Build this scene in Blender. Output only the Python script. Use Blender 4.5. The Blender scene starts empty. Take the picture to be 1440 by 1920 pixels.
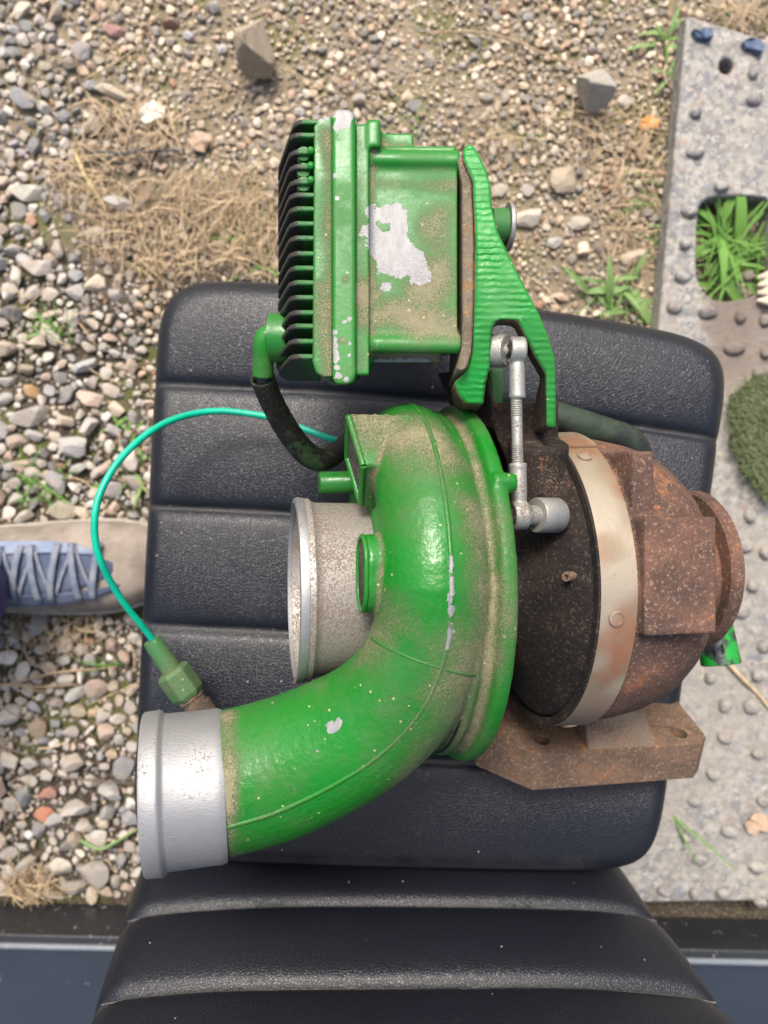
import bpy, bmesh, math, random
import numpy as np
from mathutils import Vector, Matrix, Euler
from mathutils.geometry import tessellate_polygon
from mathutils import noise as mnoise

R = math.radians
random.seed(7)
rng = np.random.default_rng(11)
scene = bpy.context.scene
COL = scene.collection

# ------------------------------------------------------------------ camera, sky, sun, exposure
CZ, F = 0.80, 1400.0                      # camera height above the ground (m), focal length in photo pixels
cam_d = bpy.data.cameras.new('camera')
cam_d.sensor_fit = 'HORIZONTAL'
cam_d.sensor_width = 36.0
cam_d.lens = F / 1440.0 * 36.0
cam_d.clip_start = 0.01
cam_d.clip_end = 200.0
cam_d.dof.use_dof = True
cam_d.dof.focus_distance = 0.395
cam_d.dof.aperture_fstop = 9.5
cam = bpy.data.objects.new('camera', cam_d)
cam.location = (0, 0, CZ)
COL.objects.link(cam)
scene.camera = cam

SUN_EL, SUN_AZ = 58.0, 12.0               # azimuth measured from +Y towards -X
world = bpy.data.worlds.new('World')
scene.world = world
world.use_nodes = True
wn = world.node_tree
wn.nodes.clear()
sky = wn.nodes.new('ShaderNodeTexSky')
sky.sky_type = 'NISHITA'
sky.sun_disc = False
sky.sun_elevation = R(SUN_EL)
sky.sun_rotation = R(-SUN_AZ)
sky.air_density = 1.0
sky.dust_density = 6.0
sky.ozone_density = 1.0
bg = wn.nodes.new('ShaderNodeBackground')
bg.inputs['Strength'].default_value = 0.115
wo = wn.nodes.new('ShaderNodeOutputWorld')
wn.links.new(sky.outputs[0], bg.inputs[0])
wn.links.new(bg.outputs[0], wo.inputs[0])

sun_d = bpy.data.lights.new('sun', 'SUN')
sun_d.energy = 1.5
sun_d.angle = R(15)
sun_d.color = (1.0, 0.955, 0.89)
sun = bpy.data.objects.new('sun', sun_d)
sdir = Vector((-math.sin(R(SUN_AZ)) * math.cos(R(SUN_EL)), math.cos(R(SUN_AZ)) * math.cos(R(SUN_EL)), math.sin(R(SUN_EL))))
sun.rotation_euler = sdir.to_track_quat('Z', 'Y').to_euler()
COL.objects.link(sun)

scene.view_settings.view_transform = 'Standard'
scene.view_settings.look = 'None'
scene.view_settings.gamma = 1.0
scene.view_settings.use_curve_mapping = False
scene.view_settings.exposure = 1.18
scene.render.engine = 'CYCLES'
scene.cycles.max_bounces = 4
scene.cycles.use_denoising = True


# ------------------------------------------------------------------ helpers
def w(px, py, z):
    """a point at height z that stands under pixel (px, py) of the 1440 x 1920 photograph"""
    d = CZ - z
    return Vector(((px - 720.0) * d / F, -(py - 960.0) * d / F, z))


class MB:
    def __init__(self):
        self.v, self.f, self.m = [], [], []

    def add(self, vs, fs, mi=0):
        o = len(self.v)
        self.v += [tuple(p) for p in vs]
        self.f += [tuple(i + o for i in f) for f in fs]
        self.m += [mi] * len(fs)

    def hexa(self, p, mi=0):
        """p: 4 points of one face, then the 4 opposite points"""
        self.add(p, [(3, 2, 1, 0), (4, 5, 6, 7), (0, 1, 5, 4), (1, 2, 6, 5), (2, 3, 7, 6), (3, 0, 4, 7)], mi)

    def box(self, lo, hi, mi=0):
        x0, y0, z0 = lo; x1, y1, z1 = hi
        self.hexa([(x0, y0, z0), (x1, y0, z0), (x1, y1, z0), (x0, y1, z0), (x0, y0, z1), (x1, y0, z1), (x1, y1, z1), (x0, y1, z1)], mi)

    def lathe(self, prof, org, ax, n=64, mi=0, closed=False):
        """prof: (distance along ax, radius); closed: the profile is a loop (a ring)"""
        org = Vector(org); ax = Vector(ax).normalized()
        u = ax.orthogonal().normalized(); t = ax.cross(u)
        vs, fs = [], []
        for s, r in prof:
            for k in range(n):
                a = 2 * math.pi * k / n
                vs.append(org + ax * s + (u * math.cos(a) + t * math.sin(a)) * r)
        m = len(prof)
        for i in range(m if closed else m - 1):
            for k in range(n):
                a, b = i * n + k, i * n + (k + 1) % n
                j = ((i + 1) % m) * n
                c, d = j + (k + 1) % n, j + k
                fs.append((a, b, c, d))
        if not closed:
            fs.append(tuple(range(n))[::-1])
            fs.append(tuple((m - 1) * n + k for k in range(n)))
        self.add(vs, fs, mi)

    def sweep(self, path, rad, n=24, mi=0, caps=True, up=(0, 0, 1), sq=None):
        path = [Vector(p) for p in path]
        if not hasattr(rad, '__len__'):
            rad = [rad] * len(path)
        vs, fs = [], []
        prev = None
        for i, p in enumerate(path):
            t = (path[min(i + 1, len(path) - 1)] - path[max(i - 1, 0)]).normalized()
            if prev is None:
                s = t.cross(Vector(up))
                s = s.normalized() if s.length > 1e-4 else t.orthogonal().normalized()
            else:
                s = (prev - t * prev.dot(t)).normalized()
            prev = s
            q = s.cross(t)
            fl = 1.0 if sq is None else sq
            for k in range(n):
                a = 2 * math.pi * k / n
                vs.append(p + (s * math.cos(a) + q * math.sin(a) * fl) * rad[i])
        for i in range(len(path) - 1):
            for k in range(n):
                fs.append((i * n + k, i * n + (k + 1) % n, (i + 1) * n + (k + 1) % n, (i + 1) * n + k))
        if caps:
            fs.append(tuple(range(n))[::-1])
            fs.append(tuple((len(path) - 1) * n + k for k in range(n)))
        self.add(vs, fs, mi)

    def prism(self, loops, off, mi_top=0, mi_side=0):
        """loops: outline then holes, lists of 3-D points of the top face; off: vector or function(point) to the bottom face"""
        loops = [[Vector(p) for p in l] for l in loops]
        offf = off if callable(off) else (lambda p: Vector(off))
        flat = [p for l in loops for p in l]
        tris = tessellate_polygon(loops)
        nv = len(flat)
        base = len(self.v)
        self.v += [tuple(p) for p in flat] + [tuple(p + offf(p)) for p in flat]
        for t in tris:
            self.f.append(tuple(base + i for i in t)); self.m.append(mi_top)
            self.f.append(tuple(base + nv + i for i in reversed(t))); self.m.append(mi_side)
        o = 0
        for l in loops:
            k = len(l)
            for i in range(k):
                a, b = base + o + i, base + o + (i + 1) % k
                self.f.append((a, b, b + nv, a + nv)); self.m.append(mi_side)
            o += k

    def mesh(self, name):
        me = bpy.data.meshes.new(name)
        me.from_pydata(self.v, [], self.f)
        if any(self.m):
            me.polygons.foreach_set('material_index', self.m)
        bm = bmesh.new(); bm.from_mesh(me)
        bmesh.ops.recalc_face_normals(bm, faces=bm.faces)
        bm.to_mesh(me); bm.free()
        return me

    def build(self, name, mats, parent=None, smooth=40, bevel=0.0, seg=2):
        me = self.mesh(name)
        return link(name, me, mats, parent, smooth, bevel, seg)


def smooth_mesh(me, ang):
    if ang is None:
        return
    me.polygons.foreach_set('use_smooth', [True] * len(me.polygons))
    if ang < 180:
        me.set_sharp_from_angle(angle=R(ang))


def link(name, me, mats, parent=None, smooth=40, bevel=0.0, seg=2):
    if not isinstance(mats, (list, tuple)):
        mats = [mats]
    for m in mats:
        me.materials.append(m)
    o = bpy.data.objects.new(name, me)
    COL.objects.link(o)
    if parent is not None:
        o.parent = parent
        o.matrix_parent_inverse = Matrix.Translation(parent.matrix_world.translation if parent.parent is None and parent.type == 'EMPTY' else Vector()).inverted()
    smooth_mesh(me, smooth)
    if bevel:
        b = o.modifiers.new('bevel', 'BEVEL')
        b.width = bevel; b.segments = seg; b.limit_method = 'ANGLE'; b.angle_limit = R(35)
        b.harden_normals = False
    return o


def empty(name, loc, label, cat, group=None):
    e = bpy.data.objects.new(name, None)
    e.location = loc
    e.matrix_world = Matrix.Translation(loc)
    e.empty_display_size = 0.05
    COL.objects.link(e)
    tag(e, label, cat, group)
    return e


def tag(o, label=None, cat=None, group=None, kind=None):
    if label: o['label'] = label
    if cat: o['category'] = cat
    if group: o['group'] = group
    if kind: o['kind'] = kind
    return o


def remeshed(mb, name, voxel, smooth_it=6, fac=0.5):
    """union the closed shells of mb into one cast-looking skin"""
    me = mb.mesh(name + '_raw')
    o = bpy.data.objects.new(name + '_raw', me)
    COL.objects.link(o)
    r = o.modifiers.new('r', 'REMESH'); r.mode = 'VOXEL'; r.voxel_size = voxel; r.use_smooth_shade = True
    if smooth_it:
        s = o.modifiers.new('s', 'SMOOTH'); s.factor = fac; s.iterations = smooth_it
    dg = bpy.context.evaluated_depsgraph_get()
    out = bpy.data.meshes.new_from_object(o.evaluated_get(dg))
    out.name = name
    bpy.data.objects.remove(o); bpy.data.meshes.remove(me)
    return out


def wear(me, chips=(), dusts=(), cav=0.0, edge=0.0, rough=0.0):
    """smooth 0..1 fields: 'chip' (paint gone) and 'dust' near the given point lists, plus curvature"""
    n = len(me.vertices)
    co = np.empty(n * 3, np.float32); me.vertices.foreach_get('co', co); co = co.reshape(-1, 3)
    def field(items):
        f = np.zeros(n, np.float32)
        for pts, rad, amt in items:
            P = dense(pts)
            best = np.full(n, 9.0, np.float32)
            for i in range(0, len(P), 40):
                d = np.linalg.norm(co[:, None, :] - P[None, i:i + 40, :], axis=2).min(axis=1)
                best = np.minimum(best, d)
            f = np.maximum(f, amt * np.clip(1.0 - best / rad, 0, 1))
        return f
    chip, dust = field(chips), field(dusts)
    if cav or edge:
        ne = len(me.edges)
        ed = np.empty(ne * 2, np.int32); me.edges.foreach_get('vertices', ed); ed = ed.reshape(-1, 2)
        nr = np.empty(n * 3, np.float32); me.vertices.foreach_get('normal', nr); nr = nr.reshape(-1, 3)
        deg = np.bincount(ed.ravel(), minlength=n).astype(np.float32)
        def avg(a):
            out = np.zeros_like(a)
            if a.ndim == 1:
                np.add.at(out, ed[:, 0], a[ed[:, 1]]); np.add.at(out, ed[:, 1], a[ed[:, 0]])
                return out / np.maximum(deg, 1)
            np.add.at(out, ed[:, 0], a[ed[:, 1]]); np.add.at(out, ed[:, 1], a[ed[:, 0]])
            return out / np.maximum(deg, 1)[:, None]
        c = ((avg(co) - co) * nr).sum(axis=1)
        for _ in range(4):
            c = avg(c)
        sc = np.percentile(np.abs(c), 95) + 1e-9
        c = c / sc
        dust = np.maximum(dust, cav * np.clip(c, 0, 1.3))
        chip = np.maximum(chip, edge * np.clip(-c - 0.35, 0, 1))
    for nm, a in (('chip', chip), ('dust', dust)):
        at = me.attributes.new(nm, 'FLOAT', 'POINT')
        at.data.foreach_set('value', a.astype(np.float32))


def dense(pts, step=0.003):
    P = [Vector(p) for p in pts]
    if len(P) == 1:
        return np.array([tuple(P[0])], np.float32)
    out = []
    for a, b in zip(P[:-1], P[1:]):
        k = max(1, int((b - a).length / step))
        out += [tuple(a.lerp(b, i / k)) for i in range(k)]
    out.append(tuple(P[-1]))
    return np.array(out, np.float32)


def catmull(pts, n=8):
    P = [Vector(p) for p in pts]
    out = []
    for i in range(len(P) - 1):
        a, b, c, d = P[max(i - 1, 0)], P[i], P[i + 1], P[min(i + 2, len(P) - 1)]
        for k in range(n):
            t = k / n
            out.append(0.5 * ((2 * b) + (c - a) * t + (2 * a - 5 * b + 4 * c - d) * t * t + (3 * b - a - 3 * c + d) * t ** 3))
    out.append(P[-1])
    return out


def lerp_list(vals, m):
    """resample a list of numbers to m entries"""
    x = np.linspace(0, len(vals) - 1, m)
    return list(np.interp(x, range(len(vals)), vals))


# ------------------------------------------------------------------ materials
class NT:
    def __init__(self, name):
        self.mat = bpy.data.materials.new(name)
        self.mat.use_nodes = True
        self.t = self.mat.node_tree
        self.b = self.t.nodes['Principled BSDF']
        self.tc = None

    def n(self, typ, **kw):
        x = self.t.nodes.new(typ)
        for k, v in kw.items():
            setattr(x, k, v)
        return x

    def put(self, sock, v):
        if v is None:
            return
        if isinstance(v, bpy.types.NodeSocket):
            self.t.links.new(v, sock)
        else:
            if isinstance(v, (tuple, list)) and len(v) == 3 and len(sock.default_value) == 4:
                v = (*v, 1.0)
            sock.default_value = v

    def obj(self):
        if self.tc is None:
            self.tc = self.n('ShaderNodeTexCoord').outputs['Object']
        return self.tc

    def mapping(self, scale=(1, 1, 1), rot=(0, 0, 0), vec=None):
        m = self.n('ShaderNodeMapping')
        self.put(m.inputs['Vector'], vec or self.obj())
        m.inputs['Scale'].default_value = scale
        m.inputs['Rotation'].default_value = rot
        return m.outputs[0]

    def noise(self, scale, detail=3, rough=0.55, vec=None, dist=0.0, col=False):
        x = self.n('ShaderNodeTexNoise')
        self.put(x.inputs['Vector'], vec or self.obj())
        x.inputs['Scale'].default_value = scale
        x.inputs['Detail'].default_value = detail
        x.inputs['Roughness'].default_value = rough
        x.inputs['Distortion'].default_value = dist
        return x.outputs['Color' if col else 'Fac']

    def voro(self, scale, feature='F1', vec=None, out='Distance', rnd=1.0):
        x = self.n('ShaderNodeTexVoronoi', feature=feature)
        self.put(x.inputs['Vector'], vec or self.obj())
        x.inputs['Scale'].default_value = scale
        x.inputs['Randomness'].default_value = rnd
        return x.outputs[out]

    def math(self, op, a, b=None, c=None, clamp=False):
        x = self.n('ShaderNodeMath', operation=op)
        x.use_clamp = clamp
        self.put(x.inputs[0], a); self.put(x.inputs[1], b)
        if c is not None: self.put(x.inputs[2], c)
        return x.outputs[0]

    def ss(self, v, lo, hi):
        x = self.n('ShaderNodeMapRange', interpolation_type='SMOOTHSTEP')
        self.put(x.inputs['Value'], v)
        x.inputs['From Min'].default_value = lo
        x.inputs['From Max'].default_value = hi
        return x.outputs['Result']

    def mix(self, f, a, b):
        x = self.n('ShaderNodeMix', data_type='RGBA')
        self.put(x.inputs[0], f); self.put(x.inputs[6], a); self.put(x.inputs[7], b)
        return x.outputs[2]

    def mixf(self, f, a, b):
        x = self.n('ShaderNodeMix', data_type='FLOAT')
        self.put(x.inputs[0], f); self.put(x.inputs[2], a); self.put(x.inputs[3], b)
        return x.outputs[0]

    def attr(self, name, out='Fac'):
        x = self.n('ShaderNodeAttribute', attribute_name=name)
        return x.outputs[out]

    def ramp(self, v, stops):
        x = self.n('ShaderNodeValToRGB')
        self.put(x.inputs[0], v)
        e = x.color_ramp.elements
        while len(e) < len(stops):
            e.new(0.5)
        for el, (p, c) in zip(e, stops):
            el.position = p; el.color = (*c, 1.0)
        return x.outputs[0]

    def bump(self, h, dist, strength=1.0, normal=None):
        x = self.n('ShaderNodeBump')
        x.inputs['Distance'].default_value = dist
        x.inputs['Strength'].default_value = strength
        self.put(x.inputs['Height'], h)
        if normal is not None: self.put(x.inputs['Normal'], normal)
        return x.outputs[0]

    def out(self, col=None, rough=None, metal=None, normal=None, spec=None, **kw):
        self.put(self.b.inputs['Base Color'], col)
        self.put(self.b.inputs['Roughness'], rough)
        self.put(self.b.inputs['Metallic'], metal)
        self.put(self.b.inputs['Normal'], normal)
        self.put(self.b.inputs['Specular IOR Level'], spec)
        for k, v in kw.items():
            self.put(self.b.inputs[k], v)
        return self.mat


def paint(name, base, base2, dust_bias=0.0, chip_bias=0.0, peel=0.00022, rough=0.24, saw=False):
    m = NT(name)
    big = m.noise(22, 4, 0.6)
    mid = m.noise(110, 4, 0.65)
    fine = m.noise(1700, 2, 0.6)
    grit = m.voro(1300)
    green = m.mix(m.ss(m.noise(9, 2), 0.3, 0.7), base, base2)
    haze = m.ss(m.math('ADD', m.noise(17, 5, 0.7, dist=0.5), m.math('MULTIPLY', m.math('SUBTRACT', fine, 0.5), 0.12)), 0.46, 0.62)
    green = m.mix(m.math('MULTIPLY', haze, 0.26), green, (0.045, 0.125, 0.034))
    scr = m.math('MULTIPLY', m.ss(m.noise(500, 3, 0.7, vec=m.mapping(scale=(1.0, 0.06, 0.3), rot=(0, 0, R(25)))), 0.66, 0.71), m.ss(m.noise(30, 2), 0.50, 0.60))
    green = m.mix(m.math('MULTIPLY', scr, 0.45), green, (0.16, 0.22, 0.13))
    # dirt film, then grains of dust
    da = m.attr('dust')
    film_v = m.math('ADD', m.math('MULTIPLY', da, 0.62), m.math('MULTIPLY', m.math('SUBTRACT', big, 0.5), 1.15))
    film = m.ss(m.math('ADD', film_v, m.math('MULTIPLY', m.math('SUBTRACT', fine, 0.5), 0.35)), -0.02 - dust_bias, 0.62 - dust_bias)
    gr_v = m.math('ADD', m.math('MULTIPLY', m.math('SUBTRACT', 0.62, grit), 0.5), m.math('ADD', m.math('MULTIPLY', film_v, 0.75), m.math('MULTIPLY', m.math('SUBTRACT', fine, 0.5), 0.9)))
    grain = m.ss(gr_v, 0.36 - dust_bias, 0.48 - dust_bias)
    dcol = m.mix(m.noise(260, 3), (0.15, 0.115, 0.066), (0.36, 0.29, 0.19))
    c = m.mix(m.math('MULTIPLY', film, 0.70), green, (0.10, 0.105, 0.052))
    c = m.mix(m.math('MULTIPLY', grain, 0.62), c, dcol)
    dot = m.math('MULTIPLY', m.ss(m.voro(170), 0.13, 0.09), m.ss(m.noise(75, 2), 0.50, 0.56))
    c = m.mix(m.math('MULTIPLY', dot, 0.8), c, (0.40, 0.34, 0.19))
    ca = m.attr('chip')
    ch_v = m.math('ADD', ca, m.math('ADD', m.math('MULTIPLY', m.math('SUBTRACT', m.noise(230, 4, 0.65), 0.5), 0.75), chip_bias))
    chip = m.ss(ch_v, 0.40, 0.425)
    mcol = m.mix(m.noise(260, 5, 0.75, vec=m.mapping(scale=(1, 0.35, 1))), (0.14, 0.137, 0.135), (0.385, 0.382, 0.375))
    c = m.mix(chip, c, mcol)
    rg = m.mixf(m.math('MAXIMUM', film, grain), m.mixf(haze, m.mixf(mid, rough - 0.08, rough + 0.08), rough + 0.24), 0.75)
    rg = m.mixf(chip, rg, 0.6)
    h = m.math('ADD', m.math('MULTIPLY', m.noise(300, 2), 1.0), m.math('ADD', m.math('MULTIPLY', grain, 0.9), m.math('MULTIPLY', chip, -0.7)))
    nrm = m.bump(h, peel, 0.8)
    if saw:
        wv = m.n('ShaderNodeTexWave', wave_type='BANDS', bands_direction='Y')
        m.put(wv.inputs['Vector'], m.obj())
        wv.inputs['Scale'].default_value = 95.0
        wv.inputs['Distortion'].default_value = 2.2
        wv.inputs['Detail'].default_value = 3.0
        wv.inputs['Detail Scale'].default_value = 2.2
        nrm = m.bump(m.math('MULTIPLY', wv.outputs['Fac'], m.ss(m.noise(60, 3), 0.35, 0.75)), 0.00042, 1.0, nrm)
    return m.out(c, rg, m.math('MULTIPLY', chip, 0.35), nrm, m.mixf(chip, 0.36, 0.3))


def rust(name, dark, mid, bright, bias=0.0, gritty=0.0009, rough=0.82, speck=0.5):
    m = NT(name)
    a = m.noise(28, 5, 0.65)
    b = m.noise(160, 4, 0.7)
    f = m.noise(850, 3, 0.7)
    c = m.mix(m.ss(a, 0.35, 0.68), dark, mid)
    pv = m.math('ADD', m.math('MULTIPLY', a, 0.55), m.math('MULTIPLY', b, 0.55))
    pv = m.math('ADD', pv, m.math('MULTIPLY', m.attr('chip'), 0.08))
    c = m.mix(m.math('MULTIPLY', m.ss(pv, 0.60 - bias, 0.68 - bias), 0.85), c, m.mix(f, bright, (0.33, 0.13, 0.05)))
    c = m.mix(m.math('MULTIPLY', m.ss(m.noise(440, 3, 0.75), 0.54, 0.66), speck), c, (0.36, 0.255, 0.18))
    c = m.mix(m.math('MULTIPLY', m.ss(m.noise(520, 2), 0.60, 0.72), 0.6), c, (0.03, 0.024, 0.022))
    da = m.attr('dust')
    dm = m.ss(m.math('ADD', da, m.math('MULTIPLY', m.math('SUBTRACT', f, 0.5), 1.1)), 0.25, 0.6)
    c = m.mix(m.math('MULTIPLY', dm, 0.75), c, (0.30, 0.225, 0.15))
    nrm = m.bump(m.math('ADD', m.math('MULTIPLY', b, 0.8), f), gritty, 0.9)
    return m.out(c, rough, 0.0, nrm, 0.35)


def metal(name, c1, c2, rough=0.34, met=0.85, spots=0.0, spot_col=(0.12, 0.09, 0.06), brush=None, scale=60):
    m = NT(name)
    a = m.noise(scale, 4, 0.6)
    vec = m.mapping(scale=brush) if brush else None
    s = m.noise(240, 3, 0.6, vec=vec)
    c = m.mix(a, c1, c2)
    sp = m.math('MULTIPLY', m.ss(m.math('ADD', m.noise(800, 3, 0.7), m.math('MULTIPLY', a, 0.6)), 0.93 - spots, 1.08 - spots), 0.85)
    c = m.mix(sp, c, spot_col)
    rg = m.math('ADD', m.math('MULTIPLY', s, 0.25), m.mixf(sp, rough - 0.1, 0.7))
    return m.out(c, rg, m.mixf(sp, met, 0.0), m.bump(s, 0.00025, 0.6), 0.5)


def plain(name, c1, c2, scale=120, rough=0.6, bump=0.0003, spec=0.4, met=0.0):
    m = NT(name)
    a = m.noise(scale, 4, 0.65)
    return m.out(m.mix(m.ss(a, 0.3, 0.7), c1, c2), rough, met, m.bump(m.noise(scale * 4, 3), bump, 0.7), spec)


def stone_mat(name, from_object):
    m = NT(name)
    if from_object:
        oi = m.n('ShaderNodeObjectInfo')
        base = oi.outputs['Color']
    else:
        base = m.attr('tint', 'Color')
    vec = m.mapping(scale=(1, 1, 1)) if not from_object else m.n('ShaderNodeNewGeometry').outputs['Position']
    a = m.noise(70, 4, 0.65, vec=vec)
    f = m.noise(480, 3, 0.7, vec=vec)
    c = m.mix(m.ss(a, 0.35, 0.7), base, m.mix(0.5, base, (0.36, 0.31, 0.24)))
    k = m.n('ShaderNodeMix', data_type='RGBA', blend_type='MULTIPLY')
    k.inputs[0].default_value = 0.6
    m.put(k.inputs[6], c)
    m.put(k.inputs[7], m.ramp(f, [(0.3, (0.55, 0.53, 0.5)), (0.7, (1.15, 1.12, 1.08))]))
    return m.out(k.outputs[2], 0.82, 0.0, m.bump(m.math('ADD', a, m.math('MULTIPLY', f, 0.5)), 0.0012, 0.8), 0.3)


GREEN = paint('green_paint', (0.005, 0.125, 0.009), (0.009, 0.170, 0.015), dust_bias=0.10, peel=0.0005, rough=0.27)
GREEN_SMOOTH = paint('green_paint_smooth', (0.006, 0.130, 0.010), (0.010, 0.175, 0.017), peel=0.00012, rough=0.3, dust_bias=0.08)
GREEN_DUSTY = paint('green_paint_dusty', (0.007, 0.115, 0.012), (0.012, 0.155, 0.020), dust_bias=0.10)
GREEN_SAW = paint('green_paint_sawn', (0.008, 0.17, 0.02), (0.016, 0.25, 0.036), dust_bias=-0.14, saw=True, rough=0.3, peel=0.0002)
GREEN_THIN = paint('green_paint_thin', (0.014, 0.10, 0.02), (0.035, 0.15, 0.035), dust_bias=0.06, rough=0.4)
RUST = rust('rust_brown', (0.070, 0.041, 0.031), (0.155, 0.078, 0.052), (0.30, 0.10, 0.035), bias=-0.025)
RUST_DARK = rust('rust_soot', (0.008, 0.006, 0.006), (0.028, 0.019, 0.014), (0.085, 0.045, 0.024), bias=-0.05, speck=0.16)
RUST_TAN = rust('rust_tan', (0.12, 0.078, 0.052), (0.20, 0.125, 0.08), (0.35, 0.15, 0.06), bias=-0.01, gritty=0.0014, speck=0.8)
RUST_GREEN = rust('rust_mud', (0.045, 0.032, 0.022), (0.10, 0.062, 0.038), (0.17, 0.08, 0.04))
DUSTY_EDGE = rust('dusty_edge', (0.10, 0.085, 0.055), (0.19, 0.15, 0.10), (0.12, 0.14, 0.06))
ALU = metal('cast_aluminium', (0.245, 0.245, 0.245), (0.36, 0.36, 0.355), 0.48, 0.6, 0.06, brush=(1, 6, 6))
ALU_DIRTY = metal('dirty_aluminium', (0.30, 0.28, 0.25), (0.42, 0.40, 0.37), 0.5, 0.5, 0.20, (0.14, 0.10, 0.07), scale=24)
ALU_RIM = metal('worn_rim_aluminium', (0.28, 0.28, 0.275), (0.40, 0.40, 0.39), 0.45, 0.7, 0.05)
STEEL = metal('zinc_steel', (0.27, 0.265, 0.24), (0.40, 0.395, 0.36), 0.52, 0.65, 0.10)
def band_mat():
    m = NT('heat_tinted_steel')
    a = m.noise(26, 4, 0.65); f = m.noise(700, 3, 0.7)
    c = m.mix(m.ss(a, 0.40, 0.60), (0.26, 0.205, 0.135), (0.30, 0.14, 0.075))
    c = m.mix(m.ss(m.noise(14, 2), 0.50, 0.62), c, (0.36, 0.305, 0.225))
    da = m.ss(m.math('ADD', m.attr('dust'), m.math('MULTIPLY', m.math('SUBTRACT', f, 0.5), 0.9)), 0.2, 0.65)
    c = m.mix(da, c, m.mix(f, (0.13, 0.085, 0.055), (0.26, 0.19, 0.13)))
    sp = m.ss(f, 0.62, 0.72)
    c = m.mix(m.math('MULTIPLY', sp, 0.6), c, (0.20, 0.12, 0.07))
    return m.out(c, m.mixf(da, 0.45, 0.85), m.mixf(da, 0.45, 0.0), m.bump(m.noise(240, 3), 0.0003, 0.6), 0.5)


BAND = band_mat()
BLACK_RUB = plain('black_rubber', (0.008, 0.008, 0.009), (0.03, 0.03, 0.03), rough=0.6)


def sleeve_mat():
    m = NT('painted_black_sleeve')
    a = m.noise(55, 4, 0.7)
    c = m.mix(m.ss(a, 0.48, 0.56), (0.016, 0.014, 0.012), (0.03, 0.075, 0.025))
    c = m.mix(m.math('MULTIPLY', m.ss(m.noise(700, 3), 0.55, 0.7), 0.6), c, (0.12, 0.10, 0.06))
    return m.out(c, 0.65, 0.0, m.bump(m.noise(800, 2), 0.0006), 0.35)


SLEEVE = sleeve_mat()
TEAL = plain('teal_insulation', (0.0, 0.33, 0.20), (0.004, 0.42, 0.27), scale=60, rough=0.35, bump=0.0002)


def leather_mat():
    m = NT('black_leather')
    cell = m.voro(560, 'DISTANCE_TO_EDGE')
    crease = m.ss(cell, 0.0, 0.22)
    wob = m.noise(300, 3)
    big = m.noise(9, 4, 0.6)
    dustn = m.noise(700, 3, 0.7)
    base = m.mix(big, (0.0045, 0.0055, 0.0085), (0.010, 0.0118, 0.0175))
    film = m.ss(m.math('ADD', m.math('MULTIPLY', m.noise(16, 5, 0.7), 0.8), m.math('ADD', m.math('MULTIPLY', dustn, 0.16), m.math('MULTIPLY', m.attr('dust'), 0.55))), 0.56, 0.98)
    c = m.mix(m.math('MULTIPLY', film, 0.15), base, (0.20, 0.19, 0.17))
    sp = m.ss(m.voro(95), 0.075, 0.045)
    pick = m.ss(m.noise(31, 2), 0.56, 0.60)
    c = m.mix(m.math('MULTIPLY', m.math('MULTIPLY', sp, pick), 0.7), c, (0.42, 0.38, 0.31))
    dk = m.math('MULTIPLY', m.ss(m.voro(60), 0.06, 0.035), m.ss(m.noise(23, 2), 0.57, 0.6))
    c = m.mix(dk, c, (0.004, 0.004, 0.004))
    h = m.math('ADD', crease, m.math('MULTIPLY', wob, 0.35))
    return m.out(c, m.mixf(film, 0.38, 0.56), 0.0, m.bump(h, 0.00034, 0.42), 0.42)


LEATHER = leather_mat()
PIPING = plain('black_piping', (0.012, 0.012, 0.015), (0.03, 0.03, 0.033), scale=400, rough=0.5)
THREAD = plain('dusty_thread', (0.06, 0.056, 0.05), (0.20, 0.185, 0.16), scale=500, rough=0.8)
SHELL = plain('black_plastic_shell', (0.01, 0.01, 0.012), (0.02, 0.02, 0.022), rough=0.5)
STRAW = plain('dry_straw', (0.36, 0.25, 0.13), (0.55, 0.42, 0.25), scale=90, rough=0.75)
STONE_OBJ = stone_mat('stone', True)
STONE_STUFF = stone_mat('gravel', False)


def leaf_mat(name, c1, c2):
    m = NT(name)
    a = m.noise(60, 3)
    c = m.mix(a, c1, c2)
    return m.out(c, 0.5, 0.0, m.bump(m.noise(500, 2), 0.0003), 0.4, **{'Transmission Weight': 0.0, 'Subsurface Weight': 0.0})


LEAF = leaf_mat('weed_leaf', (0.075, 0.19, 0.025), (0.15, 0.30, 0.05))
LEAF_PALE = leaf_mat('pale_leaf', (0.12, 0.22, 0.06), (0.20, 0.31, 0.10))


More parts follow.
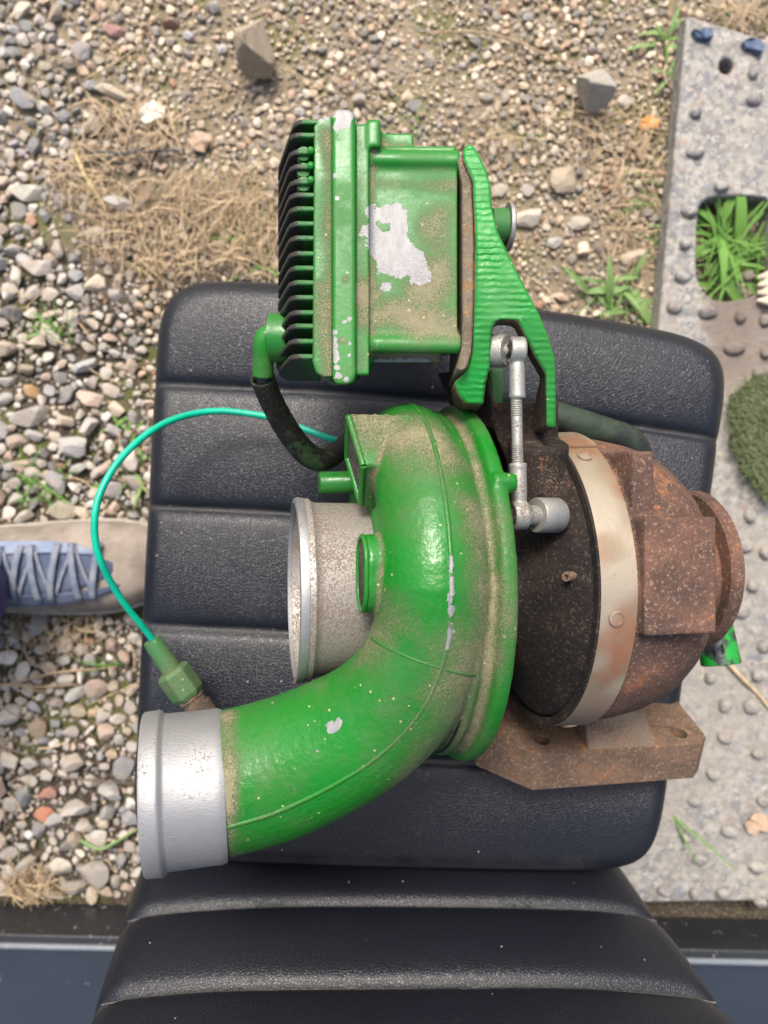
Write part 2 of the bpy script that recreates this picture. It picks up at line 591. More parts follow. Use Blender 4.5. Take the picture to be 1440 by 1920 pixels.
def ground_mat():
    m = NT('dirt')
    pos = m.obj()
    a = m.noise(6, 5, 0.65)
    b = m.noise(45, 5, 0.7)
    f = m.noise(420, 4, 0.75)
    g = m.noise(1100, 2, 0.7)
    # paler trodden earth to the north, darker humus towards the gravel to the west
    sx = m.n('ShaderNodeSeparateXYZ'); m.put(sx.inputs[0], pos)
    north = m.ss(m.math('ADD', m.math('ADD', sx.outputs[1], m.math('MULTIPLY', sx.outputs[0], 0.35)), m.math('MULTIPLY', m.math('SUBTRACT', a, 0.5), 0.3)), 0.08, 0.34)
    dark = m.mix(b, (0.038, 0.029, 0.019), (0.105, 0.082, 0.056))
    pale = m.mix(b, (0.23, 0.182, 0.115), (0.40, 0.325, 0.22))
    c = m.mix(north, dark, pale)
    c = m.mix(m.math('MULTIPLY', m.ss(f, 0.52, 0.66), 0.75), c, (0.46, 0.41, 0.33))
    c = m.mix(m.math('MULTIPLY', m.ss(g, 0.60, 0.70), 0.6), c, (0.05, 0.04, 0.03))
    moss = m.ss(m.math('ADD', m.math('MULTIPLY', m.noise(11, 4, 0.6), 0.7), m.math('MULTIPLY', b, 0.35)), 0.505, 0.62)
    c = m.mix(m.math('MULTIPLY', moss, m.mixf(f, 0.35, 0.9)), c, m.mix(f, (0.095, 0.11, 0.028), (0.19, 0.205, 0.06)))
    return m.out(c, 0.9, 0.0, m.bump(m.math('ADD', f, m.math('MULTIPLY', b, 1.2)), 0.004, 0.9), 0.2)


GROUND = ground_mat()


def slab_mat():
    m = NT('recycled_plastic')
    v = m.voro(200, 'F1', out='Color', vec=m.mix(0.014, m.obj(), m.noise(200, 3, col=True)))
    sp = m.n('ShaderNodeSeparateColor'); m.put(sp.inputs[0], v)
    n1 = m.noise(150, 4, 0.75, dist=0.6)
    c = m.ramp(m.math('ADD', m.math('MULTIPLY', sp.outputs[0], 0.55), m.math('MULTIPLY', n1, 0.45)),
               [(0.0, (0.05, 0.05, 0.06)), (0.30, (0.13, 0.13, 0.14)), (0.48, (0.22, 0.21, 0.195)), (0.68, (0.32, 0.305, 0.27)), (0.9, (0.46, 0.44, 0.40))])
    blue = m.math('MULTIPLY', m.ss(sp.outputs[1], 0.90, 0.93), m.ss(m.noise(60, 2), 0.48, 0.56))
    c = m.mix(m.math('MULTIPLY', blue, 0.35), c, (0.10, 0.18, 0.33))
    red = m.math('MULTIPLY', m.ss(sp.outputs[2], 0.94, 0.96), m.ss(m.noise(50, 2), 0.52, 0.56))
    c = m.mix(m.math('MULTIPLY', red, 0.3), c, (0.45, 0.16, 0.12))
    yel = m.ss(sp.outputs[1], 0.10, 0.06)
    c = m.mix(m.math('MULTIPLY', yel, 0.3), c, (0.46, 0.41, 0.25))
    # a mud stain beside the slot and grime everywhere
    d = m.n('ShaderNodeVectorMath', operation='DISTANCE')
    m.put(d.inputs[0], m.mapping(scale=(1.0, 0.72, 0.0)))
    p = w(1440, 610, 0.03)
    d.inputs[1].default_value = (p.x, p.y * 0.72, 0)
    mud = m.ss(m.math('ADD', d.outputs['Value'], m.math('MULTIPLY', m.math('SUBTRACT', m.noise(30, 4), 0.5), 0.06)), 0.078, 0.052)
    c = m.mix(m.math('MULTIPLY', mud, 0.92), c, m.mix(m.noise(200, 4), (0.085, 0.058, 0.042), (0.15, 0.108, 0.08)))
    gr = m.ss(m.noise(8, 4), 0.42, 0.66)
    c = m.mix(m.mixf(gr, 0.22, 0.70), c, (0.29, 0.262, 0.22))
    return m.out(c, 0.6, 0.0, m.bump(m.math('ADD', m.noise(260, 4, 0.7), m.math('MULTIPLY', n1, 1.0)), 0.0018, 0.8), 0.4)


SLAB = slab_mat()


def sill_mat(name, c1, c2, sc_amt, rough):
    m = NT(name)
    a = m.noise(14, 4)
    vec = m.mapping(scale=(1.0, 0.25, 1.0), rot=(0, 0, R(35)))
    s = m.ss(m.noise(120, 4, 0.75, vec=vec, dist=0.4), 0.68 - sc_amt, 0.72 - sc_amt)
    c = m.mix(a, c1, c2)
    c = m.mix(m.math('MULTIPLY', s, 0.75), c, (0.42, 0.42, 0.40))
    sp = m.ss(m.math('ADD', m.noise(35, 5, 0.8), m.math('MULTIPLY', m.noise(300, 3), 0.2)), 0.76, 0.80)
    c = m.mix(m.math('MULTIPLY', sp, 0.8), c, (0.36, 0.32, 0.25))
    return m.out(c, rough, 0.0, m.bump(m.noise(300, 3), 0.0003), 0.5)


# ------------------------------------------------------------------ the ground
def axis_steps(half, fine, fstep):
    a = list(np.arange(-fine, fine + 1e-6, fstep))
    ext, x, st = [], fine, fstep
    while x < half:
        st *= 1.6; x += st; ext.append(min(x, half))
    return [-e for e in reversed(ext)] + a + ext


xs = axis_steps(30, 0.85, 0.011)
ys = axis_steps(30, 0.95, 0.011)
gv = []
for y in ys:
    for x in xs:
        z = 0.004 * mnoise.noise(Vector((x * 14, y * 14, 3.1))) + 0.0025 * mnoise.noise(Vector((x * 48, y * 48, 9.0)))
        gv.append((x, y, z - 0.004))
nx = len(xs)
gf = [(j * nx + i, j * nx + i + 1, (j + 1) * nx + i + 1, (j + 1) * nx + i) for j in range(len(ys) - 1) for i in range(nx - 1)]
gme = bpy.data.meshes.new('ground'); gme.from_pydata(gv, [], gf)
ground = link('ground', gme, GROUND, None, 180)
tag(ground, 'trodden gravelly earth with moss and pebbles', None, None, 'structure')

# ------------------------------------------------------------------ slab of recycled plastic with studs
ZS = 0.030
slab = empty('recycled_plastic_slab', w(1380, 900, 0.0), 'speckled grey recycled plastic slab with knobs lying right of the seat', 'slab')


def ring_px(cx, cy, rx, ry, n, z, a0=0.0):
    return [w(cx + rx * math.cos(a0 + 2 * math.pi * k / n), cy + ry * math.sin(a0 + 2 * math.pi * k / n), z) for k in range(n)]


slot = [(1310, 392), (1316, 378), (1330, 370), (1352, 367), (1400, 366), (1438, 370), (1450, 390), (1446, 520), (1430, 548), (1395, 560), (1362, 565), (1338, 562), (1318, 545), (1308, 522), (1305, 490), (1307, 430)]
outer = [(1289, 28), (1340, 44), (1440, 75), (1640, 128), (1700, 700), (1700, 1706), (1440, 1690), (1140, 1694), (1160, 1400), (1190, 1050), (1214, 800), (1236, 606), (1262, 320)]
b = MB()
b.prism([[w(x, y, ZS) for x, y in outer], [w(x, y, ZS) for x, y in slot], ring_px(1362, 123, 14, 15, 20, ZS)], (0, 0, -0.029))
b.build('plate', SLAB, slab, 30, 0.0025, 2)

stud_px = [(1413, 190, 17, 13), (1410, 141, 11, 12), (1302, 287, 20, 13), (1350, 352, 17, 12), (1291, 398, 19, 14), (1283, 458, 13, 13), (1279, 519, 18, 14), (1263, 577, 17, 14), (1325, 587, 21, 13), (1386, 596, 11, 14), (1375, 655, 22, 13), (1432, 602, 13, 13), (1433, 663, 12, 13), (1403, 966, 13, 15), (1392, 1023, 20, 14), (1432, 1035, 12, 16), (1388, 1146, 19, 15), (1431, 1211, 15, 14), (1357, 1322, 14, 16), (1407, 1324, 18, 16), (1357, 1380, 17, 15), (1366, 1556, 21, 13), (1419, 1622, 20, 13), (1246, 1667, 17, 12), (1299, 1672, 11, 12), (1354, 1672, 17, 12), (1310, 1609, 17, 13), (1430, 1500, 16, 13), (1300, 1500, 15, 12), (1420, 1410, 16, 13), (1335, 1448, 15, 13), (1285, 1565, 14, 12), (1418, 1265, 15, 13), (1409, 1098, 14, 13), (1330, 1270, 13, 12), (1424, 1690, 14, 10), (1302, 215, 13, 11), (1400, 520, 12, 12), (1420, 700, 14, 12)]
for i, (x, y, rx, ry) in enumerate(stud_px):
    b = MB()
    c = w(x, y, ZS - 0.001)
    sx, sy = rx * (CZ - ZS) / F * 0.9, ry * (CZ - ZS) / F * 0.9
    n = 14
    rings = [(1.0, 0.0), (0.97, 0.004), (0.80, 0.0068), (0.45, 0.0078)]
    vs = []
    for k, (q, zz) in enumerate(rings):
        for a in range(n):
            t = 2 * math.pi * a / n
            ww = 1 + 0.16 * mnoise.noise(Vector((math.cos(t) * 1.3 + i * 3.1, math.sin(t) * 1.3, 0.5)))
            vs.append((c.x + sx * q * ww * math.cos(t), c.y + sy * q * ww * math.sin(t), c.z + zz * (1 + 0.15 * math.sin(i * 7 + t))))
    fs = []
    for k in range(len(rings) - 1):
        for a in range(n):
            fs.append((k * n + a, k * n + (a + 1) % n, (k + 1) * n + (a + 1) % n, (k + 1) * n + a))
    fs.append(tuple((len(rings) - 1) * n + a for a in range(n)))
    fs.append(tuple(range(n))[::-1])
    b.add(vs, fs)
    b.build('stud', SLAB, slab, 50)
BLUECHIP = plain('blue_plastic_chip', (0.03, 0.045, 0.085), (0.10, 0.15, 0.24), scale=110, rough=0.45)
for i, (x, y, s_) in enumerate(((1320, 61, 1.0), (1415, 82, 1.05))):
    b = MB()
    pts = [(-20, -9), (-8, -5), (2, -12), (16, -8), (20, 6), (4, 11), (-12, 8)] if i == 0 else [(-20, -6), (-6, -12), (10, -9), (20, 4), (16, 13), (-2, 9), (-14, 7)]
    b.prism([[w(x + px * s_, y + py * s_, ZS + 0.008 + 0.003 * math.sin(k * 2)) for k, (px, py) in enumerate(pts)]], (0, 0, -0.009))
    o = b.build('broken_stud', BLUECHIP, slab, 30, 0.001)
    o['label'] = 'broken dark blue stud'

# ------------------------------------------------------------------ gravel: the 300 largest stones one by one, the rest as one mass
def ico(sub):
    bm = bmesh.new(); bmesh.ops.create_icosphere(bm, subdivisions=sub, radius=1.0)
    v = np.array([x.co[:] for x in bm.verts]); f = np.array([[x.index for x in q.verts] for q in bm.faces]); bm.free()
    return v, f


def stone_shape(seed, sub=2, cuts=14, rough=0.11):
    r = np.random.default_rng(seed)
    v, f = ico(sub)
    v = v.copy()
    for i in range(len(v)):
        p = Vector(v[i]) * 1.3 + Vector((seed * 1.7, 0, 0))
        v[i] *= 1 + rough * 1.6 * mnoise.noise(p)
    for _ in range(cuts):
        d = r.normal(size=3); d /= np.linalg.norm(d)
        k = r.uniform(0.42, 0.76)
        e = np.maximum(0, v @ d - k)
        v -= e[:, None] * d[None, :] * 0.92
    v *= np.array([1.0, r.uniform(0.58, 0.95), r.uniform(0.45, 0.78)]) * 1.22
    return v, f


STONE_COLS = [(0.30, 0.285, 0.26), (0.235, 0.225, 0.21), (0.37, 0.345, 0.305), (0.42, 0.385, 0.33), (0.19, 0.19, 0.195), (0.33, 0.28, 0.22), (0.28, 0.25, 0.225), (0.45, 0.42, 0.38), (0.24, 0.235, 0.245), (0.39, 0.35, 0.29), (0.31, 0.25, 0.20), (0.16, 0.165, 0.17), (0.34, 0.26, 0.21), (0.50, 0.47, 0.42)]
N_SH = 22
shapes = []
for i in range(N_SH):
    v, f = stone_shape(i, 2)
    me = bpy.data.meshes.new('stone'); me.from_pydata(v.tolist(), [], f.tolist())
    me.materials.append(STONE_OBJ)
    smooth_mesh(me, 17)
    shapes.append(me)
small = [stone_shape(100 + i, 1, 5) for i in range(14)]

# stones of the photograph that one can recognise: px, py, half size (px), colour, squash
known = [
    (485, 205, 0, None, 1),
    (208, 50, 22, (0.40, 0.22, 0.21), 0.7), (318, 35, 20, (0.26, 0.14, 0.09), 0.7), (47, 42, 16, (0.17, 0.19, 0.20), 0.8), (152, 88, 22, (0.24, 0.24, 0.25), 1.5),
    (205, 168, 34, (0.47, 0.41, 0.31), 0.55), (170, 155, 18, (0.33, 0.33, 0.33), 0.8), (177, 230, 23, (0.36, 0.30, 0.22), 1.2), (38, 180, 34, (0.26, 0.265, 0.28), 0.75),
    (128, 116, 20, (0.33, 0.28, 0.22), 0.8), (78, 117, 17, (0.42, 0.38, 0.28), 0.7), (45, 358, 30, (0.56, 0.53, 0.45), 0.8), (220, 378, 36, (0.40, 0.38, 0.35), 0.55),
    (178, 435, 23, (0.48, 0.41, 0.33), 0.75), (67, 500, 26, (0.42, 0.39, 0.35), 0.9), (18, 465, 22, (0.36, 0.34, 0.31), 0.7), (40, 487, 22, (0.40, 0.39, 0.37), 0.7),
    (180, 530, 24, (0.60, 0.53, 0.41), 0.75), (57, 546, 20, (0.44, 0.41, 0.36), 0.8), (92, 548, 20, (0.40, 0.36, 0.31), 0.8), (140, 545, 19, (0.36, 0.35, 0.34), 0.9),
    (135, 515, 18, (0.31, 0.31, 0.32), 0.85), (55, 588, 19, (0.50, 0.47, 0.40), 0.9), (88, 588, 20, (0.44, 0.36, 0.29), 0.55), (130, 590, 19, (0.38, 0.35, 0.32), 1.2),
    (157, 685, 34, (0.37, 0.37, 0.37), 0.55), (54, 730, 22, (0.38, 0.23, 0.11), 0.8), (112, 680, 13, (0.40, 0.33, 0.26), 1.2), (45, 690, 24, (0.25, 0.21, 0.16), 0.7),
    (208, 730, 20, (0.50, 0.43, 0.37), 0.7), (215, 765, 23, (0.48, 0.40, 0.32), 0.9), (240, 668, 14, (0.33, 0.31, 0.32), 0.8), (212, 660, 15, (0.36, 0.34, 0.33), 0.8),
    (50, 780, 37, (0.35, 0.33, 0.30), 0.75), (62, 815, 24, (0.31, 0.31, 0.31), 0.7), (135, 835, 37, (0.36, 0.375, 0.39), 0.95), (142, 880, 24, (0.33, 0.33, 0.32), 0.5),
    (88, 730, 15, (0.31, 0.31, 0.33), 1.2), (22, 905, 20, (0.33, 0.30, 0.27), 0.8), (40, 968, 26, (0.42, 0.40, 0.37), 0.5), (110, 955, 32, (0.34, 0.31, 0.24), 0.9),
    (180, 925, 20, (0.45, 0.41, 0.34), 0.8), (245, 685, 18, (0.42, 0.34, 0.26), 1.2), (250, 905, 22, (0.26, 0.25, 0.23), 0.8),
    (115, 1212, 18, (0.42, 0.37, 0.31), 1.1), (162, 1203, 17, (0.33, 0.17, 0.08), 0.9), (187, 1192, 13, (0.42, 0.39, 0.36), 0.9), (70, 1222, 17, (0.36, 0.33, 0.29), 0.8),
    (138, 1303, 26, (0.39, 0.39, 0.36), 0.6), (143, 1332, 24, (0.38, 0.33, 0.22), 0.65), (100, 1358, 16, (0.24, 0.25, 0.27), 1.0), (70, 1365, 22, (0.27, 0.20, 0.14), 1.3),
    (98, 1318, 17, (0.28, 0.23, 0.21), 0.8), (33, 1318, 15, (0.42, 0.37, 0.31), 0.75), (132, 1375, 18, (0.34, 0.31, 0.29), 0.75), (215, 1350, 18, (0.44, 0.39, 0.35), 0.9),
    (170, 1340, 13, (0.40, 0.31, 0.19), 1.1), (190, 1345, 15, (0.36, 0.35, 0.32), 1.1), (55, 1432, 22, (0.45, 0.42, 0.37), 0.9), (52, 1468, 19, (0.48, 0.44, 0.37), 0.7),
    (85, 1458, 20, (0.44, 0.40, 0.35), 0.8), (137, 1430, 26, (0.38, 0.33, 0.29), 0.9), (205, 1415, 17, (0.44, 0.34, 0.22), 0.7), (232, 1440, 22, (0.20, 0.20, 0.21), 1.2),
    (90, 1490, 21, (0.34, 0.15, 0.12), 0.7), (76, 1532, 23, (0.48, 0.19, 0.11), 0.9), (38, 1503, 20, (0.155, 0.18, 0.19), 1.5), (12, 1513, 18, (0.36, 0.33, 0.29), 1.0),
    (95, 1540, 19, (0.36, 0.35, 0.33), 1.0), (137, 1515, 34, (0.42, 0.39, 0.35), 0.45), (202, 1483, 28, (0.38, 0.38, 0.36), 0.6), (152, 1550, 20, (0.42, 0.38, 0.34), 0.7),
    (200, 1525, 22, (0.30, 0.29, 0.27), 1.0), (243, 1540, 20, (0.26, 0.27, 0.29), 1.0), (42, 1593, 16, (0.46, 0.44, 0.39), 0.8), (180, 1575, 24, (0.42, 0.40, 0.36), 0.9),
    (112, 1628, 27, (0.46, 0.43, 0.37), 0.85), (180, 1642, 34, (0.29, 0.27, 0.25), 0.9), (135, 1665, 24, (0.28, 0.26, 0.24), 0.9), (230, 1643, 15, (0.42, 0.39, 0.35), 0.8),
    (18, 1640, 22, (0.45, 0.42, 0.37), 0.75), (80, 1650, 15, (0.46, 0.40, 0.31), 0.75), (95, 1680, 24, (0.40, 0.36, 0.31), 0.5), (48, 1568, 9, (0.70, 0.70, 0.68), 0.8),
    (672, 180, 20, (0.50, 0.45, 0.37), 0.9), (988, 405, 38, (0.50, 0.45, 0.37), 0.75), (1190, 480, 32, (0.46, 0.37, 0.29), 0.75), (1055, 335, 34, (0.36, 0.30, 0.22), 1.2),
    (1172, 188, 22, (0.45, 0.42, 0.36), 0.7), (915, 178, 18, (0.52, 0.47, 0.38), 0.6), (990, 180, 14, (0.22, 0.21, 0.20), 0.8), (780, 192, 15, (0.30, 0.30, 0.30), 0.8),
    (890, 70, 16, (0.48, 0.44, 0.38), 0.6), (992, 25, 13, (0.25, 0.25, 0.25), 0.8), (1090, 415, 22, (0.40, 0.36, 0.30), 0.9), (1045, 450, 20, (0.38, 0.36, 0.33), 0.8),
    (940, 350, 18, (0.38, 0.34, 0.27), 0.8), (400, 8, 20, (0.33, 0.32, 0.31), 0.7), (350, 62, 13, (0.36, 0.36, 0.36), 0.8), (240, 65, 14, (0.48, 0.43, 0.33), 0.8),
    (120, 95, 12, (0.42, 0.40, 0.36), 0.8), (415, 85, 12, (0.40, 0.39, 0.38), 0.7), (740, 70, 10, (0.42, 0.40, 0.37), 0.8), (560, 205, 13, (0.36, 0.35, 0.33), 0.8),
]
placed = []      # x, y, r, colour, squash, kind  (metres)
for x, y, s_, c, q in known:
    if s_:
        p = w(x, y, 0.006)
        placed.append((p.x, p.y, s_ * 0.82 * 0.79 / F * 1.0, c, q))


def inside(px, py, poly):
    c = False
    j = len(poly) - 1
    for i in range(len(poly)):
        if (poly[i][1] > py) != (poly[j][1] > py) and px < (poly[j][0] - poly[i][0]) * (py - poly[i][1]) / (poly[j][1] - poly[i][1]) + poly[i][0]:
            c = not c
        j = i
    return c


cell = 0.012
grid = {}
def put_cell(x, y, r, idx):
    grid.setdefault((int(x // cell), int(y // cell)), []).append(idx)
def clash(x, y, r, gap):
    k = int((r + 0.03) / cell) + 1
    cx, cy = int(x // cell), int(y // cell)
    for i in range(cx - k, cx + k + 1):
        for j in range(cy - k, cy + k + 1):
            for idx in grid.get((i, j), ()):
                q = placed[idx]
                if (q[0] - x) ** 2 + (q[1] - y) ** 2 < ((q[2] + r) * gap) ** 2:
                    return True
    return False
for i, q in enumerate(placed):
    put_cell(q[0], q[1], q[2], i)

# shoe footprint (m) kept free of stones
def blocked(x, y, r):
    px, py = x * F / 0.8 + 720, -y * F / 0.8 + 960
    if inside(px, py, outer) and not inside(px, py, slot): return True
    if -0.53 < x < -0.22 and -0.115 < y < -0.012: return True
    if y < -0.412 + r * 0.3: return True
    if -0.15 < x < 0.14 and -0.2 < y < 0.1: return True
    return False

def coarse(px, py):
    """0 fine pale earth .. 1 coarse grey gravel"""
    a = np.clip((330 - px) / 240, 0, 1)
    b_ = np.clip((py - 330) / 500, 0, 1)
    return max(0.12, min(1.0, 0.15 + a * (0.35 + 0.75 * b_)))

cand = []
for rr, tries in ((0.0125, 900), (0.0098, 3500), (0.0076, 9000), (0.0058, 14000), (0.0043, 18000), (0.003, 15000), (0.0021, 24000), (0.0015, 26000)):
    for _ in range(tries):
        x = rng.uniform(-0.62, 0.60); y = rng.uniform(-0.43, 0.74)
        px, py = x * F / 0.8 + 720, -y * F / 0.8 + 960
        cf = coarse(px, py) + 0.10 * mnoise.noise(Vector((x * 9, y * 9, 1)))
        if rr > 0.0035:
            lim = {0.0125: 0.85, 0.0098: 0.7, 0.0076: 0.5, 0.0058: 0.33, 0.0043: 0.14}.get(rr, 0)
            if cf < lim and rng.random() > (0.025 if rr < 0.007 else 0.004): continue
        r_ = rr * rng.uniform(0.8, 1.25)
        if blocked(x, y, r_): continue
        # thin out in the straw patch and hidden area below the seat
        if (px - 330) ** 2 / 230 ** 2 + (py - 420) ** 2 / 105 ** 2 < 1 and rng.random() < 0.75: continue
        if 320 < px < 1150 and 640 < py < 1600: continue
        if clash(x, y, r_, 0.84): continue
        ci = int(rng.integers(len(STONE_COLS)))
        col = np.array(STONE_COLS[ci]) * rng.uniform(0.9, 1.45)
        if cf < 0.4: col = col * np.array([1.22, 1.12, 0.98])
        if rng.random() < 0.014: col = np.array((0.34, 0.17, 0.10)) * rng.uniform(0.8, 1.2)
        placed.append((x, y, r_, tuple(col), rng.uniform(0.75, 1.0)))
        put_cell(x, y, r_, len(placed) - 1)

def in_view(x, y):
    px, py = x * F / 0.79 + 720, -y * F / 0.79 + 960
    if not (-5 < px < 1445 and -5 < py < 1700): return False
    if inside(px, py, [(300, 518), (1368, 645), (1215, 1660), (246, 1640)]): return False
    if inside(px, py, [(520, 215), (900, 215), (1040, 700), (540, 720)]): return False
    return True
order = sorted(range(len(placed)), key=lambda i: (not in_view(placed[i][0], placed[i][1]), -placed[i][2]))
single = set(order[:298])
gvv, gff, gcc = [], [], []
goff = 0
for i, (x, y, r_, c, q) in enumerate(placed):
    rot = Euler((rng.uniform(-0.5, 0.5), rng.uniform(-0.5, 0.5), rng.uniform(0, 6.28)))
    known_one = i < len(known) - 1
    if known_one:
        ang = rng.uniform(-0.5, 0.5)
        rot = Euler((rng.uniform(-0.2, 0.2), rng.uniform(-0.2, 0.2), ang))
    zc = r_ * rng.uniform(0.15, 0.5) - 0.002
    if i in single:
        o = bpy.data.objects.new('stone', shapes[int(rng.integers(N_SH))])
        COL.objects.link(o)
        o.location = (x, y, zc)
        o.rotation_euler = rot
        o.scale = (r_ * 1.12, r_ * 1.12 * (q * 1.15 if known_one else 1.0), r_ * 1.05)
        o.color = (*c, 1)
        o.parent = ground
    else:
        v, f = small[int(rng.integers(len(small)))]
        M = np.array(rot.to_matrix())
        vv = (v * r_ * 1.12) @ M.T + np.array([x, y, zc])
        gvv.append(vv); gff.append(f + goff); goff += len(v)
        gcc.append(np.tile(np.array([*c, 1.0]), (len(v), 1)))
gme = bpy.data.meshes.new('gravel')
gme.from_pydata(np.concatenate(gvv).tolist(), [], np.concatenate(gff).tolist())
at = gme.color_attributes.new('tint', 'FLOAT_COLOR', 'POINT')
at.data.foreach_set('color', np.concatenate(gcc).astype(np.float32).ravel())
gravel = link('gravel', gme, STONE_STUFF, ground, 25)
gravel['kind'] = 'stuff'


def rock(name, px, py, rx, ry, h, col, seed, label):
    r = np.random.default_rng(seed)
    v, f = ico(4)
    v = v.copy()
    for _ in range(16):
        d = r.normal(size=3); d /= np.linalg.norm(d)
        e = np.maximum(0, v @ d - r.uniform(0.52, 0.78))
        v -= e[:, None] * d[None, :]
    for i in range(len(v)):
        v[i] *= 1 + 0.05 * mnoise.noise(Vector(v[i]) * 3.0 + Vector((seed, 0, 0))) + 0.02 * mnoise.noise(Vector(v[i]) * 9.0)
    k = (CZ - h * 0.6) / F
    ex = np.abs(v).max(axis=0)
    c = w(px, py, h * 0.35)
    v = v / ex * np.array([rx * k, ry * k, h * 0.62]) + np.array([c.x, c.y, h * 0.42])
    me = bpy.data.meshes.new(name); me.from_pydata(v.tolist(), [], f.tolist())
    o = link(name, me, STONE_OBJ, None, 14)
    o.color = (*col, 1)
    return tag(o, label, 'rock')


rock('rock', 480, 92, 38, 50, 0.055, (0.30, 0.245, 0.18), 205, 'angular brown rock standing on the earth above the finned box')
rock('rock', 1110, 172, 38, 36, 0.045, (0.33, 0.31, 0.27), 219, 'blocky grey rock on the earth left of the speckled slab')

# ------------------------------------------------------------------ low sill behind the seat
SILL_BLACK = sill_mat('black_scraped_plastic', (0.010, 0.011, 0.013), (0.03, 0.032, 0.036), 0.04, 0.42)
SILL_GREY = sill_mat('slate_grey_paint', (0.016, 0.021, 0.029), (0.026, 0.033, 0.044), -0.04, 0.36)
SILL_HIGHLIGHT = sill_mat('scratched_edge_highlight', (0.09, 0.105, 0.12), (0.18, 0.20, 0.22), 0.05, 0.4)  # scratched grey, kept pale as a painted highlight along the bevel
sill = empty('metal_sill', w(720, 1720, 0.0), 'low slate grey panel with scraped black front edge behind the backrest', 'panel')
H1 = 0.061
def yl(x): return -(0.417 + 0.0183 * (x + 0.41) / 0.82)
b = MB()
x0, x1 = -0.9, 0.9
b.hexa([(x0, yl(x0), 0.0), (x1, yl(x1), 0.0), (x1, yl(x1) - 0.012, 0.0), (x0, yl(x0) - 0.012, 0.0), (x0, yl(x0), H1), (x1, yl(x1), H1), (x1, yl(x1) - 0.012, H1), (x0, yl(x0) - 0.012, H1)])
b.build('front_edge', SILL_BLACK, sill, 30, 0.002)
b = MB()
b.hexa([(x0, yl(x0) - 0.0125, 0.0), (x1, yl(x1) - 0.0125, 0.0), (x1, -0.95, 0.0), (x0, -0.95, 0.0), (x0, yl(x0) - 0.0125, H1 - 0.004), (x1, yl(x1) - 0.0125, H1 - 0.004), (x1, -0.95, H1 - 0.004), (x0, -0.95, H1 - 0.004)])
b.build('deck', SILL_GREY, sill, 30, 0.002)
b = MB()
b.sweep([(x, yl(x) - 0.011, H1 + 0.0005) for x in np.linspace(x0, x1, 40)], 0.0032, 10)
b.build('edge_highlight', SILL_HIGHLIGHT, sill, 60)  # thin strip that carries the painted highlight of the top edge

# ------------------------------------------------------------------ the seat
seat = empty('seat', w(780, 1080, 0.0), 'black quilted leather seat carrying the green turbocharger', 'seat')
ZC = 0.246
FL, FR, BL, BR = w(296, 517, 0.24), w(1381, 640, 0.24), w(240, 1612, 0.24), w(1232, 1640, 0.24)
SEAMS = [0.187, 0.395, 0.597, 0.803]


def pleat(v, seams, lo, hi, depth, wid, crown=0.0042):
    """0 at the crowns, -depth in the seams"""
    d = min(abs(v - s) for s in seams)
    k = math.exp(-d / wid)
    e = [lo] + seams + [hi]
    for a, b_ in zip(e[:-1], e[1:]):
        if a <= v <= b_:
            t = (v - a) / (b_ - a)
            return -depth * k + crown * math.sin(math.pi * t) ** 0.8
    return -depth * k


def cushion(name, NU, NV, corner, edge_r, depth, pos, nrm_z, seams, lo=0.0, hi=1.0, skirt=0.07, nexp=9.0):
    """pos(u, v) gives the flat point, nrm_z the outward normal"""
    vs, dust = [], []
    for j in range(NV + 1):
        for i in range(NU + 1):
            a, c = 2 * i / NU - 1, 2 * j / NV - 1
            # cluster samples at the border
            a = math.copysign(1 - (1 - abs(a)) ** 1.35, a); c_ = c
            mx = max(abs(a), abs(c_))
            k = mx / ((abs(a) ** nexp + abs(c_) ** nexp) ** (1 / nexp)) if mx > 0 else 1
            u, v = (a * k + 1) / 2, (c_ * k + 1) / 2
            p, wx, wy = pos(u, v)
            dl = (1 - mx) * (wx if abs(a) >= abs(c_) else wy) / 2
            t = min(dl / edge_r, 1)
            z = -edge_r * (1 - math.sqrt(max(0, 1 - (1 - t) ** 2)))
            fade = min(1, dl / 0.012)
            z += pleat(v, seams, lo, hi, depth, 0.0065) * (0.35 + 0.65 * fade)
            z += 0.0012 * mnoise.noise(Vector((u * 5, v * 7, 2.2))) * fade
            vs.append(p + nrm_z * z)
            dmin = min(abs(v - s) for s in seams)
            dust.append(max(0.0, 0.8 - dmin / 0.012, (v - 0.95) * 14 if nrm_z.y == 0 else 0.0))
    nu = NU + 1
    fs = [(j * nu + i, j * nu + i + 1, (j + 1) * nu + i + 1, (j + 1) * nu + i) for j in range(NV) for i in range(NU)]
    loop = [i for i in range(NU)] + [j * nu + NU for j in range(NV)] + [NV * nu + i for i in range(NU, 0, -1)] + [j * nu for j in range(NV, 0, -1)]
    cen = sum((Vector(vs[i]) for i in loop), Vector()) / len(loop)
    prev = loop
    for k in range(1, 5):
        cur = []
        for i in loop:
            p = Vector(vs[i])
            inw = (cen - p); inw -= nrm_z * inw.dot(nrm_z)
            q = p - nrm_z * skirt * k / 4 + inw.normalized() * (0.010 * (k / 4) ** 2)
            vs.append(q); dust.append(0.0); cur.append(len(vs) - 1)
        m = len(loop)
        for t in range(m):
            fs.append((prev[t], cur[t], cur[(t + 1) % m], prev[(t + 1) % m]))
        prev = cur
    fs.append(tuple(prev))
    me = bpy.data.meshes.new(name); me.from_pydata([tuple(p) for p in vs], [], fs)
    bm = bmesh.new(); bm.from_mesh(me); bmesh.ops.recalc_face_normals(bm, faces=bm.faces); bm.to_mesh(me); bm.free()
    at = me.attributes.new('dust', 'FLOAT', 'POINT'); at.data.foreach_set('value', np.array(dust, np.float32))
    return me, [Vector(vs[i]) for i in loop]


